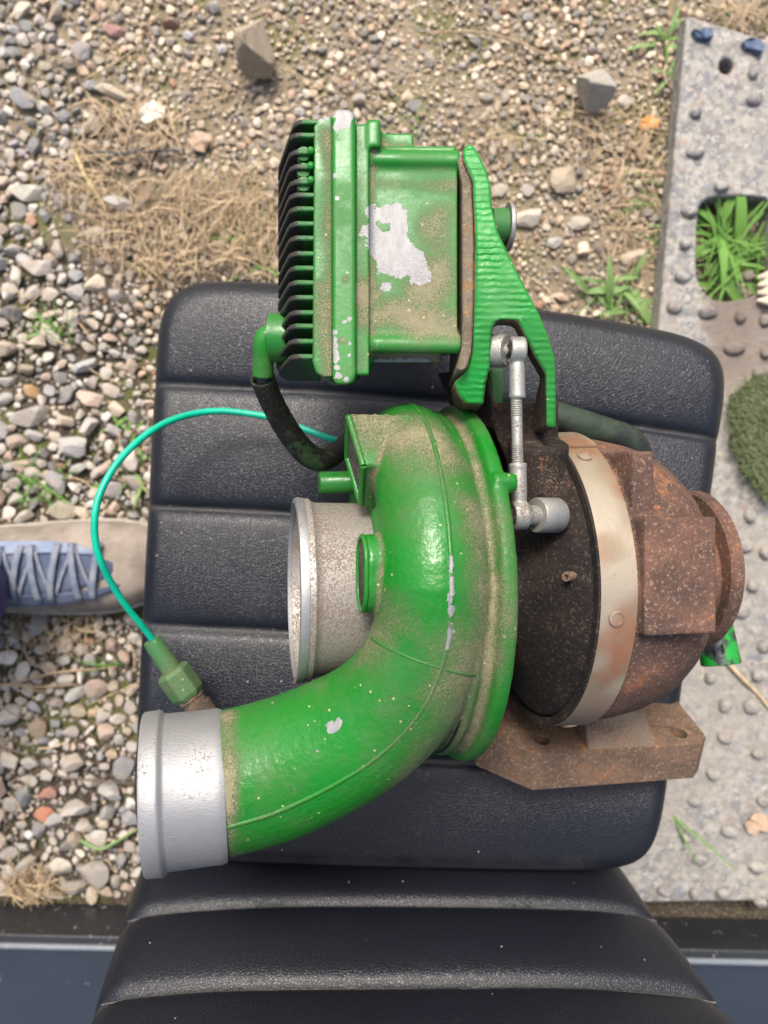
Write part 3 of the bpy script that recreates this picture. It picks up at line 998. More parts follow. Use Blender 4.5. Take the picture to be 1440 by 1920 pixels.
def seat_pos(u, v):
    a = FL.lerp(FR, u); b_ = BL.lerp(BR, u)
    # front edge bows out a little
    p = a.lerp(b_, v)
    bow = 0.010 * (1 - (2 * u - 1) ** 2) * (1 - v) - 0.003 * (1 - (2 * u - 1) ** 2) * v
    p = Vector((p.x, p.y + bow, ZC))
    return p, (FR - FL).length, (BL - FL).length


cme, cloop = cushion('cushion', 150, 210, 0, 0.017, 0.0052, seat_pos, Vector((0, 0, 1)), SEAMS, skirt=0.06, nexp=13)
cushion_o = link('cushion', cme, LEATHER, seat, 180)
b = MB()
lp = [p + Vector((0, 0, -0.004)) for p in cloop[::2]]
b.sweep(lp + [lp[0], lp[1]], 0.0026, 8, caps=False)
b.build('piping', PIPING, cushion_o, 180)


def stitch_line(mb, pts, step=0.0046, ln=0.0032, r_=0.00055, lift=0.0006, up=Vector((0, 0, 1))):
    D = [Vector(p) for p in dense(pts, 0.0008)]
    L = 0.0
    for a, b_ in zip(D[:-1], D[1:]):
        L += (b_ - a).length
        if L >= step:
            L = 0
            t = (b_ - a).normalized()
            mb.sweep([a + up * lift * 0.3, a + t * ln * 0.5 + up * lift, a + t * ln + up * lift * 0.3], r_, 5)


for s in SEAMS:
    b = MB()
    pts = []
    for i in range(41):
        u = 0.03 + 0.94 * i / 40
        p, _, _ = seat_pos(u, s - 0.004)
        pts.append(p + Vector((0, 0, -0.0050)))
    stitch_line(b, pts)
    b.build('stitching', THREAD, cushion_o, None)['kind'] = 'stuff'
# shell and pedestal under the cushion
b = MB()
b.hexa([(-0.165, -0.235, 0.135), (0.185, -0.235, 0.135), (0.205, 0.115, 0.135), (-0.150, 0.135, 0.135), (-0.17, -0.24, 0.19), (0.19, -0.24, 0.19), (0.22, 0.12, 0.19), (-0.155, 0.14, 0.19)])
b.build('shell', SHELL, seat, 30, 0.01)
b = MB()
b.hexa([(-0.12, -0.18, -0.004), (0.12, -0.18, -0.004), (0.12, 0.07, -0.004), (-0.12, 0.07, -0.004), (-0.08, -0.15, 0.14), (0.09, -0.15, 0.14), (0.09, 0.04, 0.14), (-0.08, 0.04, 0.14)])
b.build('pedestal', SHELL, seat, 30, 0.01)

# backrest, leaning back from the rear edge of the cushion
LEAN = R(15)
bu = Vector((0, -math.sin(LEAN), math.cos(LEAN)))
bn = Vector((0, math.cos(LEAN), math.sin(LEAN)))
B0 = w(713, 1650, 0.232)
BW0, BW1 = 0.392, 0.452
BSE = [0.022, 0.090, 0.160, 0.230]
HB, HL = -0.085, 0.43
BSE_V = [(h - HB) / HL for h in BSE]


def back_pos(u, v):
    h = HB + HL * v
    wd = BW0 + (BW1 - BW0) * v
    x = (u - 0.5) * wd
    skew = Vector((1, -0.010, -0.020))
    p = B0 + skew * x + bu * h + Vector((0.007 + 0.065 * (v - 0.2), 0, 0))
    p -= bn * 0.014 * (2 * abs(u - 0.5)) ** 4
    return p, wd, HL


bme, bloop = cushion('backrest', 130, 200, 0, 0.024, 0.0075, back_pos, bn, BSE_V, skirt=0.05, nexp=14)
back_o = link('backrest', bme, LEATHER, seat, 180)
for s in BSE_V:
    b = MB()
    pts = []
    for i in range(41):
        u = 0.02 + 0.96 * i / 40
        p, _, _ = back_pos(u, s)
        pts.append(p - bn * 0.0052)
    b.sweep(pts, 0.0004, 5)
    b.build('stitching', THREAD, back_o, None)

# ------------------------------------------------------------------ the turbocharger
T = R(11)
AX = Vector((-math.cos(T), 0, math.sin(T)))        # shaft axis, towards the air inlet
AN = Vector((math.sin(T), 0, math.cos(T)))
AY = Vector((0, 1, 0))
O = Vector((0.046, -0.041, 0.345))
def A(s, y, h): return O + AX * s + AY * y + AN * h
def Ap(s, r, phi): return A(s, r * math.sin(phi), r * math.cos(phi))


turbo = empty('turbocharger', Vector((0.05, -0.03, 0.24)), 'green and rusty turbocharger with finned actuator lying on the black seat', 'turbocharger')

# --- compressor housing: scroll sweeping into the outlet elbow
b = MB()
path, rad = [], []
for k in range(0, 34):
    phi = R(300 - 300 * k / 34)
    q = k / 34
    path.append(Ap(0.037, 0.078 + 0.004 * q, phi)); rad.append(0.013 + 0.0155 * q)
elbow = catmull([w(815, 1102, 0.4325), w(806, 1188, 0.428), w(768, 1278, 0.4205), w(706, 1345, 0.4125), w(625, 1395, 0.4055), w(520, 1440, 0.4015), w(413, 1468, 0.4025)], 8)
er = lerp_list([0.0285, 0.0288, 0.0305, 0.0325, 0.0348, 0.0368, 0.0372], len(elbow))
path += elbow; rad += er
b.sweep(path, rad, 40)
b.lathe([(0.002, 0.005), (0.002, 0.1035), (0.0045, 0.105), (0.009, 0.105), (0.0105, 0.1035), (0.0115, 0.100), (0.0135, 0.0985), (0.0165, 0.0985), (0.0185, 0.101), (0.021, 0.101), (0.0225, 0.099),
         (0.030, 0.088), (0.043, 0.074), (0.052, 0.060), (0.060, 0.0535), (0.060, 0.005)], O, AX, 128)
# data plate boss
PA, PB_, PC = w(655, 773, 0.412), w(685, 873, 0.420), w(680, 951, 0.392)
PD = PA + (PC - PB_)
dv = AX * -0.042
b.hexa([PA, PB_, PC, PD, PA + dv, PB_ + dv, PC + dv, PD + dv])
# rounded boss beside the inlet
bc = A(0.0715, 0.0106, 0.0735)
def stadium(c, hy, hh, n=12):
    pts = []
    for k in range(n + 1):
        a = -math.pi / 2 + math.pi * k / n
        pts.append(c + AY * (hy - hh + hh * math.cos(a)) + AN * hh * math.sin(a))
    for k in range(n + 1):
        a = math.pi / 2 + math.pi * k / n
        pts.append(c + AY * (-(hy - hh) + hh * math.cos(a)) + AN * hh * math.sin(a))
    return pts
b.prism([stadium(bc, 0.0195, 0.0138)], AX * -0.036)
# lugs on the rim
for phi in (R(33), R(105)):
    b.lathe([(-0.003, 0.002), (-0.003, 0.0050), (0.009, 0.0050), (0.009, 0.002)], Ap(0.0, 0.1020, phi), AX, 20)
# thermowell boss and little ledge on top of the scroll
cm = remeshed(b, 'compressor_housing', 0.00115, 5, 0.5)
ridge = []
for k in range(16, 34):
    phi = R(300 - 300 * k / 34)
    q = k / 34
    ridge.append(Ap(0.037 - 0.0005, 0.078 + 0.004 * q + (0.013 + 0.0155 * q) * 0.985, phi))
for i, p in enumerate(elbow):
    t = (elbow[min(i + 1, len(elbow) - 1)] - elbow[max(i - 1, 0)]).normalized()
    side = t.cross(Vector((0, 0, 1))).normalized()     # right of travel
    if side.dot(Vector((0.7, -0.7, 0))) < 0: side = -side
    f_ = i / (len(elbow) - 1)
    ang = R(12 + 6 * f_)
    ridge.append(p + (Vector((0, 0, 1)) * math.cos(ang) + side * math.sin(ang)) * er[i] * 0.985)
chips = [([w(618, 1362, 0.44)], 0.0075, 0.85), ([w(632, 1357, 0.44)], 0.006, 0.8), ([w(593, 1408, 0.44)], 0.0035, 0.7)]
dusts = [([w(735, 760, 0.41), w(700, 770, 0.41), w(770, 800, 0.42), w(840, 850, 0.43)], 0.024, 0.95),
         ([w(890, 960, 0.44), w(900, 1080, 0.445), w(890, 1200, 0.44), w(850, 1320, 0.41), w(780, 1420, 0.40)], 0.022, 0.85),
         ([w(870, 1180, 0.44), w(820, 1330, 0.42), w(760, 1420, 0.41), w(680, 1500, 0.40), w(560, 1560, 0.39)], 0.028, 0.85),
         ([w(424, y, 0.402 + 0.0372 * math.sqrt(max(0, 1 - ((y - 1468) / 138.0) ** 2))) for y in range(1332, 1606, 12)], 0.0085, 1.25),
         ([w(740, 1150, 0.445), w(700, 1230, 0.43)], 0.018, 0.6), ([w(770, 1215, 0.44), w(640, 1240, 0.43)], 0.012, 0.6),
         ([w(705, 880, 0.41), w(700, 980, 0.41), w(735, 1150, 0.42)], 0.012, 0.9)]
def py_of(p): return 960 - p.y * F / (CZ - p.z)
def px_of(p): return 720 + p.x * F / (CZ - p.z)
sc1 = [p for p in ridge if 1000 < py_of(p) < 1225 and px_of(p) > 700]
sc2 = [p for p in ridge if 1060 < py_of(p) < 1190 and px_of(p) > 700]
chips += [(sc1, 0.0040, 0.52), (sc2, 0.0050, 0.62)]
wear(cm, chips, dusts, cav=0.75, edge=0.12)
comp = link('compressor_housing', cm, GREEN, turbo, 180)
b = MB(); b.sweep(ridge, [0.0013] * len(ridge), 12)
rme = b.mesh('parting_ridge')
wear(rme, [(sc1, 0.006, 0.58), ([p for p in ridge if 690 < px_of(p) < 740 and py_of(p) > 1250], 0.004, 0.45), ([p for p in ridge if 555 < px_of(p) < 605 and py_of(p) > 1250], 0.004, 0.45)], [(ridge, 0.004, 0.3)], 0, 0)
link('parting_ridge', rme, GREEN, comp, 180)
# cross seam on the elbow
i0 = 11
b = MB()
p = elbow[i0]; t = (elbow[i0 + 1] - elbow[i0 - 1]).normalized(); sd = t.cross(Vector((0, 0, 1))).normalized()
arc = [p + (sd * math.cos(a) + Vector((0, 0, 1)) * math.sin(a)) * er[i0] * 1.0 for a in np.linspace(0.35, 2.85, 30)]
b.sweep(arc, 0.0007, 8)
b.build('casting_seam', GREEN_DUSTY, comp, 180)
# inlet pipe
b = MB()
b.lathe([(0.050, 0.0500), (0.088, 0.0505), (0.0905, 0.0512), (0.0925, 0.0530), (0.0985, 0.0530), (0.1000, 0.0520), (0.1000, 0.0500), (0.090, 0.0470), (0.050, 0.0450)], O + AY * -0.004, AX, 128, closed=True)
pme = b.mesh('inlet_pipe')
pipe = link('inlet_pipe', pme, ALU_DIRTY, comp, 40)
b = MB()
b.lathe([(0.0952, 0.0520), (0.0958, 0.0534), (0.0985, 0.0537), (0.1004, 0.0530), (0.1008, 0.0505), (0.0985, 0.0492), (0.0985, 0.0500)], O + AY * -0.004, AX, 128, closed=True)
b.build('pipe_rim', ALU_RIM, pipe, 50)
b = MB()
b.lathe([(0.0625, 0.004), (0.0635, 0.0455)], O + AY * -0.004, AX, 48)
b.build('bore_floor', RUST_DARK, pipe, 40)
# outlet sleeve of bare aluminium
e0 = w(414, 1470, 0.4025)
e1 = e0 + Vector((-0.965, -0.04, 0.22)).normalized() * 0.0385
ea = (e1 - e0).normalized(); el = (e1 - e0).length
b = MB()
b.lathe([(-0.002, 0.030), (-0.002, 0.0385), (0.001, 0.0394), (0.004, 0.0391), (el - 0.012, 0.0391), (el - 0.0105, 0.0394), (el - 0.0095, 0.0409), (el - 0.0080, 0.0414), (el - 0.0065, 0.0411), (el - 0.001, 0.0409), (el, 0.0402), (el - 0.001, 0.0385), (el - 0.02, 0.0345), (0.0, 0.030)], e0, ea, 128, closed=True)
b.build('outlet_sleeve', ALU, comp, 45)
# data plate
b = MB()
nrm = (PB_ - PA).cross(PD - PA).normalized()
if nrm.dot(AX) < 0: nrm = -nrm
cen = (PA + PC) / 2
q = [cen + (p - cen) * 0.86 + nrm * 0.0006 for p in (PA, PB_, PC, PD)]
b.hexa(q + [p - nrm * 0.003 for p in q])
PLATE = plain('grimy_data_plate', (0.022, 0.018, 0.016), (0.11, 0.09, 0.075), scale=260, rough=0.55)
dp = b.build('data_plate', PLATE, comp, 30)
b = MB()
for k in range(4):
    c1, c2 = (q[k] + (q[k] - cen) * 0.06), (q[(k + 1) % 4] + (q[(k + 1) % 4] - cen) * 0.06)
    b.sweep([c1, c2], 0.0019, 8)
fm = b.mesh('plate_frame')
link('plate_frame', fm, GREEN, dp, 60)
b = MB(); b.prism([stadium(bc + AX * 0.0008, 0.0166, 0.0108)], AX * -0.003)
b.build('boss_plug', rust('grimy_plug', (0.02, 0.018, 0.012), (0.07, 0.065, 0.035), (0.16, 0.13, 0.08)), comp, 30)
b = MB(); st = stadium(bc + AX * 0.0006, 0.0185, 0.0128); b.sweep(st + st[:2], 0.0013, 8, caps=False)
b.build('boss_rim', GREEN, comp, 180)
# groove shadow line: a thin black ring drawn as the shade between cover and back ring
b = MB(); b.lathe([(0.0212, 0.0985), (0.0228, 0.0985), (0.0228, 0.0996), (0.0212, 0.0996)], O, AX, 128, closed=True)
b.build('groove_shadow_ring', BLACK_RUB, comp, 30)
# small tube stub beyond the inlet
b = MB()
s0, s1 = w(598, 906, 0.352), w(700, 902, 0.345)
b.lathe([(0, 0.003), (0, 0.0062), (0.0008, 0.0068), ((s1 - s0).length, 0.0068)], s0, s1 - s0, 24)
b.build('tube_stub', GREEN_DUSTY, comp, 40)

# --- centre housing, soot dark, with the arm that carries the bracket
b = MB()
b.lathe([(0.003, 0.004), (0.003, 0.060), (-0.004, 0.060), (-0.006, 0.046), (-0.022, 0.044), (-0.027, 0.050), (-0.040, 0.074), (-0.0465, 0.0825), (-0.052, 0.0835), (-0.058, 0.080), (-0.058, 0.004)], O, AX, 96)
b.hexa([w(905, 756, 0.372), w(1046, 752, 0.376), w(1048, 905, 0.372), w(965, 905, 0.366), w(905, 756, 0.30), w(1046, 752, 0.30), w(1048, 960, 0.30), w(965, 960, 0.30)])
b.hexa([w(820, 700, 0.372), w(912, 690, 0.390), w(930, 800, 0.372), w(880, 800, 0.36), w(820, 700, 0.30), w(912, 690, 0.30), w(945, 860, 0.29), w(880, 860, 0.29)])
b.lathe([(0, 0.002), (0, 0.017), (0.05, 0.017), (0.05, 0.002)], w(1010, 830, 0.382), Vector((0.0, -1.0, -0.35)), 24)
hm = remeshed(b, 'centre_housing', 0.0015, 5)
wear(hm, [], [([w(1000, 830, 0.38), w(1030, 900, 0.39)], 0.02, 0.4)], cav=0.1)
centre = link('centre_housing', hm, RUST_DARK, turbo, 180)
b = MB()
b.lathe([(0, 0.001), (0, 0.0026), (0.006, 0.0026), (0.006, 0.0013), (0.003, 0.001)], w(1074, 1080, 0.4085), Vector((-0.75, 0, 0.66)), 14)
b.build('roll_pin', RUST_TAN, centre, 40)

# --- turbine housing
b = MB()
b.lathe([(-0.054, 0.004), (-0.054, 0.084), (-0.050, 0.0862), (-0.070, 0.0868), (-0.081, 0.0865), (-0.100, 0.0830), (-0.116, 0.0765), (-0.127, 0.0680), (-0.134, 0.0565), (-0.136, 0.0440), (-0.1385, 0.0405), (-0.1515, 0.0405), (-0.152, 0.004)], O, AX, 128)
def abox(s0, s1, y0, y1, h0, h1, taper=0.0, ht=0.0):
    b.hexa([A(s0, y0, h0), A(s1, y0, h0), A(s1, y1, h0), A(s0, y1, h0), A(s0, y0 + taper, h1), A(s1, y0 + taper, h1 + ht), A(s1, y1 - taper, h1 + ht), A(s0, y1 - taper, h1)])
abox(-0.070, -0.1110, -0.0230, 0.0395, 0.0, 0.0920, 0.001, -0.001)
abox(-0.0705, -0.0830, 0.022, 0.0770, 0.0, 0.0790, 0.004)
# neck down to the foot flange
TH = R(65)
fn = Vector((0, -math.sin(TH), -math.cos(TH)))
fx = Vector((math.cos(T), 0, -math.sin(T)))
fu = fx.cross(fn)
if fu.z < 0: fu = -fu
FC = w(1174, 1404, 0.299)                       # middle of the raised front edge
def FP(x, u, t): return FC + fx * x + fu * u + fn * t
nk0 = [FP(-0.026, -0.001, 0.004), FP(0.024, -0.001, 0.004), FP(0.024, -0.055, 0.004), FP(-0.026, -0.055, 0.004)]
tc = A(-0.098, -0.045, -0.035)
nk1 = [tc + fx * -0.019 + fu * 0.035, tc + fx * 0.018 + fu * 0.035, tc + fx * 0.018 - fu * 0.03, tc + fx * -0.019 - fu * 0.03]
b.hexa(nk0 + nk1)
tm = remeshed(b, 'turbine_housing', 0.0012, 2)
wear(tm, [([w(1215, 880, 0.38), w(1235, 940, 0.39)], 0.03, 1.0), ([w(1270, 900, 0.36)], 0.02, 0.9), ([w(1330, 1160, 0.40)], 0.012, 1.0)], [([FP(-0.02, -0.002, 0), FP(0.02, -0.002, 0), A(-0.098, -0.07, -0.01)], 0.045, 0.6), ([A(-0.12, -0.05, 0.05), A(-0.1, -0.06, 0.03)], 0.03, 0.3)], cav=0.25)
turb = link('turbine_housing', tm, RUST, turbo, 180)
# foot flange
b = MB()
def fl(x, u): return FP(x, u, 0.0)
outl = [fl(-0.064, 0.0), fl(0.056, 0.0), fl(0.064, -0.007), fl(0.064, -0.045), fl(0.050, -0.062), fl(-0.074, -0.062), fl(-0.096, -0.046), fl(-0.096, -0.026)]
def fhole(x, u, r_): return [fl(x + r_ * math.cos(2 * math.pi * k / 16), u + r_ * math.sin(2 * math.pi * k / 16)) for k in range(16)]
b.prism([outl, fhole(-0.055, -0.014, 0.0055), fhole(0.046, -0.012, 0.0055), fhole(-0.078, -0.050, 0.0055)], fn * 0.031)
fme = b.mesh('inlet_flange')
flange = link('inlet_flange', fme, RUST_TAN, turb, 30, 0.0025, 3)
# outlet ring
b = MB()
b.lathe([(-0.1500, 0.030), (-0.1500, 0.0490), (-0.1515, 0.0505), (-0.1575, 0.0505), (-0.1590, 0.0490), (-0.1590, 0.040), (-0.150, 0.038)], O + AY * 0.0045, AX, 96, closed=True)
b.build('outlet_ring', RUST, turb, 40)
# heat tinted band with its overlapping end, tab and rivets
b = MB()
def band(s0, s1, r0, r1, th, a0, a1, n=90):
    vs, fs = [], []
    for k in range(n + 1):
        ph = a0 + (a1 - a0) * k / n
        for s, r_ in ((s0, r0), (s1, r1), (s1, r1 + th), (s0, r0 + th)):
            vs.append(Ap(s, r_, ph))
    for k in range(n):
        for c in range(4):
            fs.append((k * 4 + c, k * 4 + (c + 1) % 4, (k + 1) * 4 + (c + 1) % 4, (k + 1) * 4 + c))
    fs += [(3, 2, 1, 0), (n * 4, n * 4 + 1, n * 4 + 2, n * 4 + 3)]
    b.add(vs, fs)
band(-0.0475, -0.0675, 0.0872, 0.0880, 0.0012, R(-250), R(62))
cbm = b.mesh('clamp_band')
wear(cbm, [], [([Ap(-0.058, 0.088, R(a)) for a in range(-130, -54, 6)], 0.05, 1.0), ([Ap(-0.058, 0.088, R(a)) for a in range(70, 120, 6)], 0.03, 0.6)])
clamp = link('clamp_band', cbm, BAND, turbo, 40)
b = MB(); band(-0.0480, -0.0680, 0.0886, 0.0894, 0.0012, R(60.5), R(100), 20)
b.build('band_end', BAND, clamp, 40)
b = MB(); band(-0.0462, -0.0478, 0.0835, 0.0835, 0.0050, R(-250), R(80))
b.build('band_lip', RUST_DARK, clamp, 40)
for ph, ss in ((R(-8.5), -0.0565), (R(54), -0.0565), (R(66), -0.058), (R(-70), -0.0575)):
    b = MB()
    n_ = (Ap(0, 1, ph) - Ap(0, 0, ph)).normalized()
    b.lathe([(0.0, 0.0044), (0.0007, 0.0042), (0.0009, 0.0032), (0.0004, 0.0030), (0.0004, 0.001)], Ap(ss, 0.0891, ph), n_, 20)
    b.build('rivet', BAND, clamp, 40)

# --- actuator box
def lean(me, k=0.19):
    """the box leans a little towards its far end"""
    n = len(me.vertices)
    c = np.empty(n * 3, np.float32); me.vertices.foreach_get('co', c); c = c.reshape(-1, 3)
    c[:, 1] += k * (0.425 - c[:, 2])
    me.vertices.foreach_set('co', c.ravel()); me.update()
    return me


ZA = 0.425
act = MB()
def pbox(mb, x0, y0, x1, y1, zt, zb):
    p = [w(x0, y0, zt), w(x1, y0, zt), w(x1, y1, zt), w(x0, y1, zt)]
    mb.hexa(p + [Vector((q_.x, q_.y, zb)) for q_ in p])
pbox(act, 664, 232, 692, 706, 0.4235, 0.335)
pbox(act, 688, 300, 858, 660, 0.418, 0.335)
pbox(act, 690, 284, 856, 330, 0.4095, 0.335)
pbox(act, 690, 628, 862, 672, 0.4095, 0.335)
pbox(act, 690, 660, 828, 694, 0.404, 0.34)
pbox(act, 700, 262, 775, 300, 0.406, 0.345)
for yy in (306, 650):
    p0, p1 = w(684, yy, 0.4155), w(861 if yy < 400 else 864, yy + 2, 0.4155)
    act.lathe([(0, 0.002), (0, 0.0052), ((p1 - p0).length, 0.0052), ((p1 - p0).length, 0.002)], p0, p1 - p0, 28)
# corner tab
pbox(act, 690, 222, 714, 276, 0.4245, 0.39)
am = remeshed(act, 'actuator_body', 0.0011, 4)
ach = [([w(690 + 8, 405, 0.42), w(745, 400, 0.42), w(750, 450, 0.42)], 0.0085, 0.95), ([w(695, 440, 0.42), w(730, 500, 0.42)], 0.010, 0.95), ([w(735, 450, 0.42), w(780, 490, 0.42), w(785, 520, 0.42)], 0.010, 0.95), ([w(715, 470, 0.42), w(750, 500, 0.42)], 0.012, 0.95), ([w(725, 540, 0.42)], 0.006, 0.9), ([w(708, 515, 0.42)], 0.004, 0.8),
       ([w(705, 228, 0.42), w(712, 250, 0.42), w(709, 270, 0.42)], 0.0045, 0.85), ([w(692, 320, 0.42), w(698, 345, 0.42)], 0.003, 0.7), ([w(710, 694, 0.404), w(800, 692, 0.404)], 0.005, 0.7), ([w(740, 315, 0.42)], 0.003, 0.7)]
adu = [([w(675, 250, 0.42), w(677, 690, 0.42)], 0.005, 0.8), ([w(690, 600, 0.42), w(735, 590, 0.42), w(850, 625, 0.415)], 0.012, 1.2), ([w(680, 560, 0.42)], 0.014, 1.3), ([w(820, 420, 0.42), w(840, 480, 0.42), w(790, 560, 0.42)], 0.014, 0.75), ([w(700, 345, 0.42), w(850, 350, 0.42)], 0.006, 0.9), ([w(720, 680, 0.404), w(820, 680, 0.404)], 0.01, 0.9)]
wear(am, ach, adu, cav=0.7, edge=0.18)
actuator = link('actuator_body', lean(am), GREEN_SMOOTH, turbo, 180)
# lid flange strip
b = MB()
pts = [(622, 214), (626, 203), (634, 199), (652, 200), (662, 205), (666, 216), (667, 700), (662, 713), (650, 718), (630, 718), (623, 706)]
b.prism([[w(x, y, 0.4300) for x, y in pts]], lambda p: Vector((0, 0, -0.085)))
lme = remeshed(b, 'lid_flange', 0.0011, 3)
wear(lme, [([w(634, 203, 0.43), w(655, 205, 0.43), w(645, 222, 0.43)], 0.0075, 0.95), ([w(632, 235, 0.43)], 0.004, 0.8), ([w(628, 325, 0.43)], 0.0028, 0.75), ([w(632, 368, 0.43)], 0.0028, 0.75), ([w(655, 594, 0.43)], 0.0024, 0.9), ([w(646, 600, 0.43)], 0.0022, 0.9), ([w(627, 620, 0.43), w(630, 670, 0.43), w(634, 700, 0.43)], 0.0032, 0.85), ([w(656, 640, 0.43)], 0.002, 0.8), ([w(655, 662, 0.43)], 0.002, 0.8), ([w(650, 708, 0.43)], 0.003, 0.8)],
     [([w(642, 635, 0.43)], 0.003, 1.2), ([w(648, 520, 0.43)], 0.003, 0.9)], cav=0.3, edge=0.15)
lid = link('lid_flange', lean(lme), GREEN_SMOOTH, turbo, 180)
# finned back
b = MB()
p = [(588, 236), (598, 222), (610, 216), (624, 216), (624, 708), (606, 709), (592, 700), (585, 680)]
b.prism([[w(x, y, 0.4235) for x, y in p]], (0, 0, -0.085))
pbox(b, 548, 250, 592, 700, 0.3985, 0.345)
hs = remeshed(b, 'heat_sink', 0.0011, 4)
wear(hs, [([w(600, 224, 0.4235), w(612, 220, 0.4235)], 0.004, 0.7), ([w(592, 640, 0.42), w(600, 680, 0.42)], 0.005, 0.72)], [([w(614, 250, 0.4235), w(616, 480, 0.4235), w(616, 700, 0.4235)], 0.006, 0.7), ([w(605, 540, 0.4235), w(610, 640, 0.4235)], 0.008, 0.75), ([w(592, 260, 0.42), w(592, 680, 0.42)], 0.004, 0.9)], cav=0.5)
sink = link('heat_sink', lean(hs, 0.12), GREEN_DUSTY, turbo, 180)
fin_y = [229, 258, 288, 317, 344, 369, 395.5, 422, 450, 478, 506, 533, 560, 587, 614, 642, 668]
def fin_profile():
    """x, z of a fin seen from the end; the outer corner is rounded and leans outwards with depth"""
    xo = lambda px, z: (px - 720) * (CZ - z) / F
    return [(xo(600, 0.424), 0.4225), (xo(560, 0.4235), 0.4228), (xo(550, 0.422), 0.4215), (xo(541, 0.420), 0.4185), (xo(537, 0.414), 0.413), (xo(522, 0.386), 0.386), (xo(522, 0.37), 0.372), (xo(540, 0.36), 0.358), (xo(600, 0.36), 0.358)]
FINP = fin_profile()
fb = MB()
fb.prism([[(x, 0.0012, z) for x, z in FINP]], (0, -0.0026, 0))
fmesh = fb.mesh('fin')
co = [w(575, y, 0.42) for y in fin_y]
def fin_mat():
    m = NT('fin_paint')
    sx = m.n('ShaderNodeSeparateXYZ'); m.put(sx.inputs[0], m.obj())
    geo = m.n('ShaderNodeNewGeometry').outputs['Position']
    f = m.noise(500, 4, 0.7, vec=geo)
    gone = m.ss(m.math('ADD', m.math('MULTIPLY', sx.outputs[0], -40.0), m.math('MULTIPLY', m.noise(120, 4, 0.7, vec=geo), 0.9)), 2.02, 2.25)  # mask: fin colour turns near black towards the outer end
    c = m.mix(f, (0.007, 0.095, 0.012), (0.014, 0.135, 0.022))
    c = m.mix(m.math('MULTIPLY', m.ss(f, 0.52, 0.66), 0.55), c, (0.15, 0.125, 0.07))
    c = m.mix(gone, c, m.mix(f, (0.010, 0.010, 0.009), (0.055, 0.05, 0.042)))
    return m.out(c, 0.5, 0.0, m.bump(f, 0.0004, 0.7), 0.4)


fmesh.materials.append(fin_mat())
smooth_mesh(fmesh, 40)
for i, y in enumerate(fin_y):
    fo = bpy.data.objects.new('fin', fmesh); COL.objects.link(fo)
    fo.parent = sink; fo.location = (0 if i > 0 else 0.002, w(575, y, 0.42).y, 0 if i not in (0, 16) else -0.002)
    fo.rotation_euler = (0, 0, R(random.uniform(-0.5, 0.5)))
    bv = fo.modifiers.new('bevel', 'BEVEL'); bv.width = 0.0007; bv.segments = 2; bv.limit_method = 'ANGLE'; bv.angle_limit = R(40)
for y in (287, 318, 344):
    b = MB()
    c0 = w(569, y, 0.4205)
    b.lathe([(0, 0.0042), (0.05, 0.0042), (0.0535, 0.0036), (0.0540, 0.001)], c0 - Vector((0, 0, 0.054)), (0, 0, 1), 20)
    b.build('fin_post', GREEN_DUSTY, sink, 40)
for y, s_ in ((284, 1), (312, 1), (339, 1)):
    b = MB()
    c0 = w(583, y, 0.4225)
    b.lathe([(0, 0.001), (0, 0.0018), (0.0016, 0.0018), (0.0024, 0.0008)], c0, (0, 0, 1), 14)
    b.build('peg', GREEN, sink, 50)
# sockets between box and bracket
for yy, r_ in ((308, 0.0085), (655, 0.010)):
    b = MB()
    p0 = w(858, yy, 0.405)
    b.lathe([(0, 0.002), (0, 0.006), (0.004, 0.006), (0.004, 0.0045), (0.009, 0.0045)], p0, (1, 0, 0), 24)
    b.build('spacer', STEEL, actuator, 40)

# --- bracket plate
face = [(868, 300), (867, 280), (876, 268), (889, 272), (900, 290), (913, 318), (921, 345), (924, 389), (933, 429), (960, 487), (987, 540), (1013, 589), (1031, 633), (1042, 669), (1044, 735), (1044, 802),
        (1024, 802), (1023, 702)]
win = [(1000, 664), (987, 636), (972, 606), (962, 600), (940, 599), (930, 604), (923, 622), (921, 682), (912, 715), (907, 760)]
rest = [(872, 757), (858, 740), (850, 718), (862, 706), (874, 692), (885, 660), (888, 602), (891, 447), (886, 340)]
def zf(y): return 0.424 if y < 600 else 0.424 - 0.020 * (y - 600) / 200.0
b = MB()
b.prism([[w(x, y, zf(y)) for x, y in face + win + rest]], lambda p: Vector((0, 0, -0.013 - 0.045 * max(0.0, min(1.0, (0.072 - p.y) / 0.03)))), 0, 1)
bme = b.mesh('bracket')
bracket = link('bracket', bme, [GREEN_SAW, RUST_GREEN], turbo, 30, 0.0016, 2)
# mounting plate seen edge on, with its lobes
b = MB()
def zplate(px, y):  # thin upright plate in x, from px+-
    pass
mp = [(858, 300), (864, 285), (872, 283), (884, 330), (889, 450), (888, 600), (884, 660), (876, 690), (862, 696), (856, 690), (866, 650), (868, 600), (866, 340)]
b.prism([[w(x, y, 0.4215) for x, y in mp]], (0, 0, -0.075))
b.build('mounting_plate', DUSTY_EDGE, bracket, 30, 0.002, 2)
# pad under the window, arm of the casting
b = MB()
pbox(b, 918, 690, 944, 768, 0.352, 0.30)
b.build('rear_rib', GREEN_THIN, bracket, 30, 0.002)
# screw head with washer behind the plate
b = MB()
b.lathe([(0, 0.002), (0, 0.0095), (0.0085, 0.0095), (0.0085, 0.002)], w(920, 425, 0.398), (1, 0, -0.08), 32)
sc = b.build('bolt_boss', GREEN_THIN, bracket, 40)
b = MB()
b.lathe([(0.0087, 0.002), (0.0087, 0.0125), (0.0105, 0.0125), (0.0112, 0.0118), (0.0112, 0.002)], w(920, 425, 0.398), (1, 0, -0.08), 40)
b.build('washer', ALU_RIM, sc, 40)

